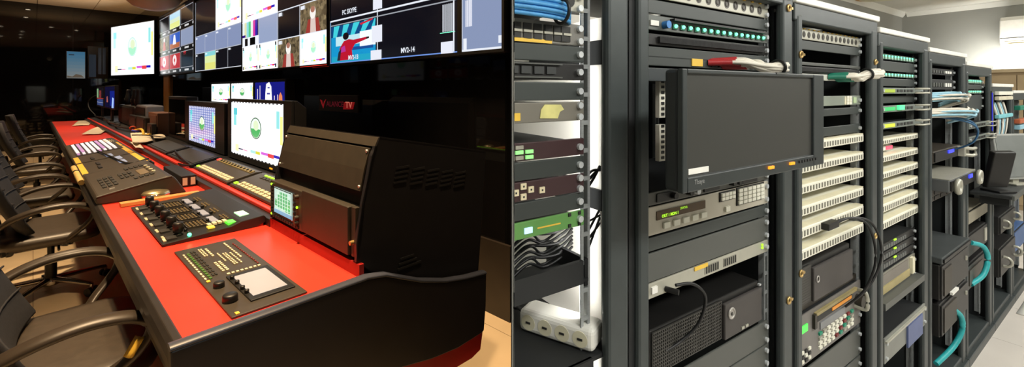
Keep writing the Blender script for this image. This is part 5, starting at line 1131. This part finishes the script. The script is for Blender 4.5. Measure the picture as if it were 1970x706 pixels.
t, H = box_unit(5, 'computer', 'lower black computer box in the fifth rack', 'computer', .528, .395, .05, BLACK, .46, .45); fr(t, 'grille', -.20, .0, H*.1, H*.85, GREYM, .004, base=.006); fr(t, 'lamp', .17, .185, H*.6, H*.72, ALU, .005, base=.006)
obj('teal_hose', MB().tube(smooth_path([(-.53, 2.76, .40), (-.51, 2.82, .35), (-.51, 2.83, .28), (-.53, 2.78, .21), (-.56, 2.66, .16)]), .011, 10), CABT, None, label='thick teal cable curving below the lower computer of the fifth rack', cat='cable')
# ------------------- rack 6
ledrow(6, 1.462, 1.437, 'upper green light row in the sixth rack', 10); ledrow(6, 1.405, 1.385, 'lower green light row in the sixth rack', 10); blank(6, 1.434, 1.408, 'blank panel between the green rows of the sixth rack'); blank(6, 1.380, 1.30, 'wide blank panel below the green rows of the sixth rack')
handled(6, 1.243, 1.213, 'upper handled grey unit in the sixth rack', BLANK, .03); handled(6, 1.178, 1.149, 'lower handled grey unit in the sixth rack', BLANK, .03)
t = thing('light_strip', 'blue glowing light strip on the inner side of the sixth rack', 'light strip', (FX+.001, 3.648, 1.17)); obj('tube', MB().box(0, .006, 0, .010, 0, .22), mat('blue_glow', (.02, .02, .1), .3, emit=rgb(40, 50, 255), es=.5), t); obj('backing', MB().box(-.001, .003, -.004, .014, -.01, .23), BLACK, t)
for q in range(6): obj('blue_wire', MB().tube([(-.68, 3.20+q*.05, 1.09), (-.68, 3.20+q*.05, .92)], .008, 6), mat('indigo_wire', rgb(52, 56, 110), .5), None, label='dark indigo cable hanging inside the sixth rack', cat='cable', group='indigo cables of the sixth rack')
t, H = box_unit(6, 'power_unit', 'beige power unit in the middle of the sixth rack', 'rack unit', .812, .742, .02, mat('beige_unit', rgb(150, 144, 126), .5)); fr(t, 'cover', -.215, .215, .008, H-.008, mat('beige_unit', (0, 0, 0)), .003, base=.006)
t, H = box_unit(6, 'computer', 'black computer box with a silver plate in the sixth rack', 'computer', .690, .580, .02, BLACK); fr(t, 'silver_plate', .15, .20, H*.2, H*.8, ALU, .004, base=.006)
t, H = box_unit(6, 'computer', 'black computer box above the teal loop in the sixth rack', 'computer', .545, .42, .02, BLACK); fr(t, 'grille', -.2, .1, H*.2, H*.8, GREYD, .004, base=.006)
obj('teal_hose', MB().tube(smooth_path([(-.55, 3.24, .60), (-.52, 3.33, .57), (-.51, 3.37, .50), (-.52, 3.33, .42), (-.55, 3.24, .38)]), .012, 10), CABT, None, label='thick teal cable looping out of the sixth rack', cat='cable')
# ------------------- racks 7 and 8
for q in range(7): obj('hanging_cable', MB().tube(smooth_path([(-.56, 3.82+q*.05, 1.33), (-.54, 3.84+q*.045, 1.22), (-.55, 3.86+q*.035, 1.08), (-.55, 3.92+q*.015, .96)]), .007, 5), [CABW, CABG, BLANKL][q % 3], None, label='pale cable hanging down the front of the seventh rack', cat='cable', group='pale hanging cables of the seventh rack')
for z, m, lb in ((1.345, mat('cream_bar', rgb(206, 200, 176), .5), 'cream cable bar across the seventh rack'), (1.235, mat('teal_bar', rgb(120, 190, 200), .5), 'pale teal cable bar across the seventh rack'), (1.375, IVORY, 'thin white cable bar at the top of the seventh rack')):
    t = thing('cable_bar', lb, 'bar', (-.545, 4.0, z)); obj('bar', MB().box(0, .02, -.22, .20, 0, .022), m, t, bevel=.003); obj('bracket', MB().box(-.035, 0, -.20, -.18, 0, .02).box(-.035, 0, .17, .19, 0, .02), RACKD, t)
t, H = box_unit(7, 'disk_unit', 'black disk unit with a pale ring handle in the seventh rack', 'rack unit', .70, .60, .05, BLACK)
for y in (-.15, .17): obj('handle', MB().torus((.012, y, H*.5), (0, 1, 0), .022, .007, 16, 6), ALU, t)
t, H = box_unit(7, 'disk_unit', 'lower black disk unit with ring handles in the seventh rack', 'rack unit', .52, .36, .05, BLACK)
for y in (-.15, .17): obj('handle', MB().torus((.012, y, H*.5), (0, 1, 0), .028, .008, 16, 6), ALU, t)
for z, m, lb in ((1.27, GREENB, 'green patch bar at the top of the eighth rack'), (1.18, mat('rust_bar', rgb(180, 96, 60), .5), 'rust coloured cable bar in the eighth rack'), (1.14, CABG, 'pale blue cable bar in the eighth rack')):
    t = thing('cable_bar', lb, 'bar', (-.545, 4.62, z)); obj('bar', MB().box(0, .03, -.24, .22, 0, .03), m, t, bevel=.004); obj('bracket', MB().box(-.035, 0, -.2, -.18, 0, .02), RACKD, t)
t, H = box_unit(8, 'computer', 'beige and black computer box in the eighth rack', 'computer', .98, .82, .04, mat('beige_unit', (0, 0, 0))); fr(t, 'red_cover', -.1, .15, H*.2, H*.8, CABR, .004, base=.006)
t, H = box_unit(8, 'drawer_unit', 'blue fronted drawer low in the eighth rack', 'rack unit', .50, .36, .02, mat('blue_drawer', rgb(60, 92, 140), .5)); fr(t, 'cover', -.2, .2, .01, H-.01, mat('blue_drawer', (0, 0, 0)), .003, base=.006)
# pull-out keyboard table with two small monitors
t = thing('keyboard_table', 'black keyboard table pulled out in front of the low seventh rack', 'table', (-.48, 3.95, .85))
obj('top', MB().box(-.56, -.41, 3.27, 4.60, .85, .868), mat('table_black', rgb(38, 40, 40), .4), t, absn=True, bevel=.004); obj('edge_trim', MB().box(-.412, -.404, 3.27, 4.60, .846, .870), BLANKL, t, absn=True)
for y in (3.34, 4.50): obj('bracket', MB().box(-.535, -.43, y, y+.02, .80, .85), RACKD, t, absn=True)
t = thing('tilted_monitor', 'thin grey monitor seen edge-on on the keyboard table', 'monitor', (-.455, 3.72, .868), math.radians(-24))
obj('panel', MB().prism([(-.015, .03), (.012, .03), (-.02, .285), (-.04, .285)], 'y', -.13, .13), mat('grey_monitor_shell', rgb(150, 152, 148), .4), t, bevel=.004); obj('screen', MB().prism([(.0125, .045), (.014, .045), (-.0175, .275), (-.019, .275)], 'y', -.12, .12), mat('pale_monitor_face', rgb(120, 124, 122), .3), t); obj('foot', MB().box(-.05, .04, -.06, .06, 0, .010), ALU, t, bevel=.003); obj('neck', MB().box(-.03, .0, -.02, .02, .01, .06), ALU, t)
t = thing('tilted_monitor', 'black monitor back leaning on the left end of the keyboard table', 'monitor', (-.485, 3.38, .868), math.radians(-30))
obj('panel', MB().prism([(-.015, .02), (.012, .02), (.05, .21), (.02, .22)], 'y', -.06, .06), BLACK, t, bevel=.006); obj('foot', MB().box(-.03, .06, -.05, .05, 0, .010), BLACK, t, bevel=.003); obj('screen', MB().prism([(-.017, .03), (-.016, .03), (.018, .205), (.017, .205)], 'y', -.05, .05), BLACKG, t)
obj('floor_sheet', MB().slab(lambda u, v: (-.50+.14*u, 4.10+.34*v, .002+.012*math.sin(u*3)*v), 4, 4, (0, 0, .002)), WHITE, None, label='white sheet lying on the floor by the foot of the racks', cat='paper')

# ================================================================ dividing wall between the two rooms, with a small hatch
ROOM = 'W'
def part_wall(mb, y0, y1, z0, z1, h=.0012):
    mb.box(-h, -h*.1, y0, y1, z0, z1, 0); mb.box(-h*.1, h, y0, y1, z0, z1, 1)
mb = MB()
part_wall(mb, .50, 2.66, 0, 3.55); part_wall(mb, -2.45, -.30, 0, 3.55); part_wall(mb, -.30, .50, 0, .86); part_wall(mb, -.30, .50, 1.62, 3.55)
struct('wall_partition', mb, [BLACK, WALLG], 'thin dividing partition between the control room and the rack room')

# ---------------------------------------------------------------- turn each room to its heading
for o, r in ROOTS:
    if r in TH:
        o.location = to_world(r, o.location); o.rotation_euler.z += TH[r]
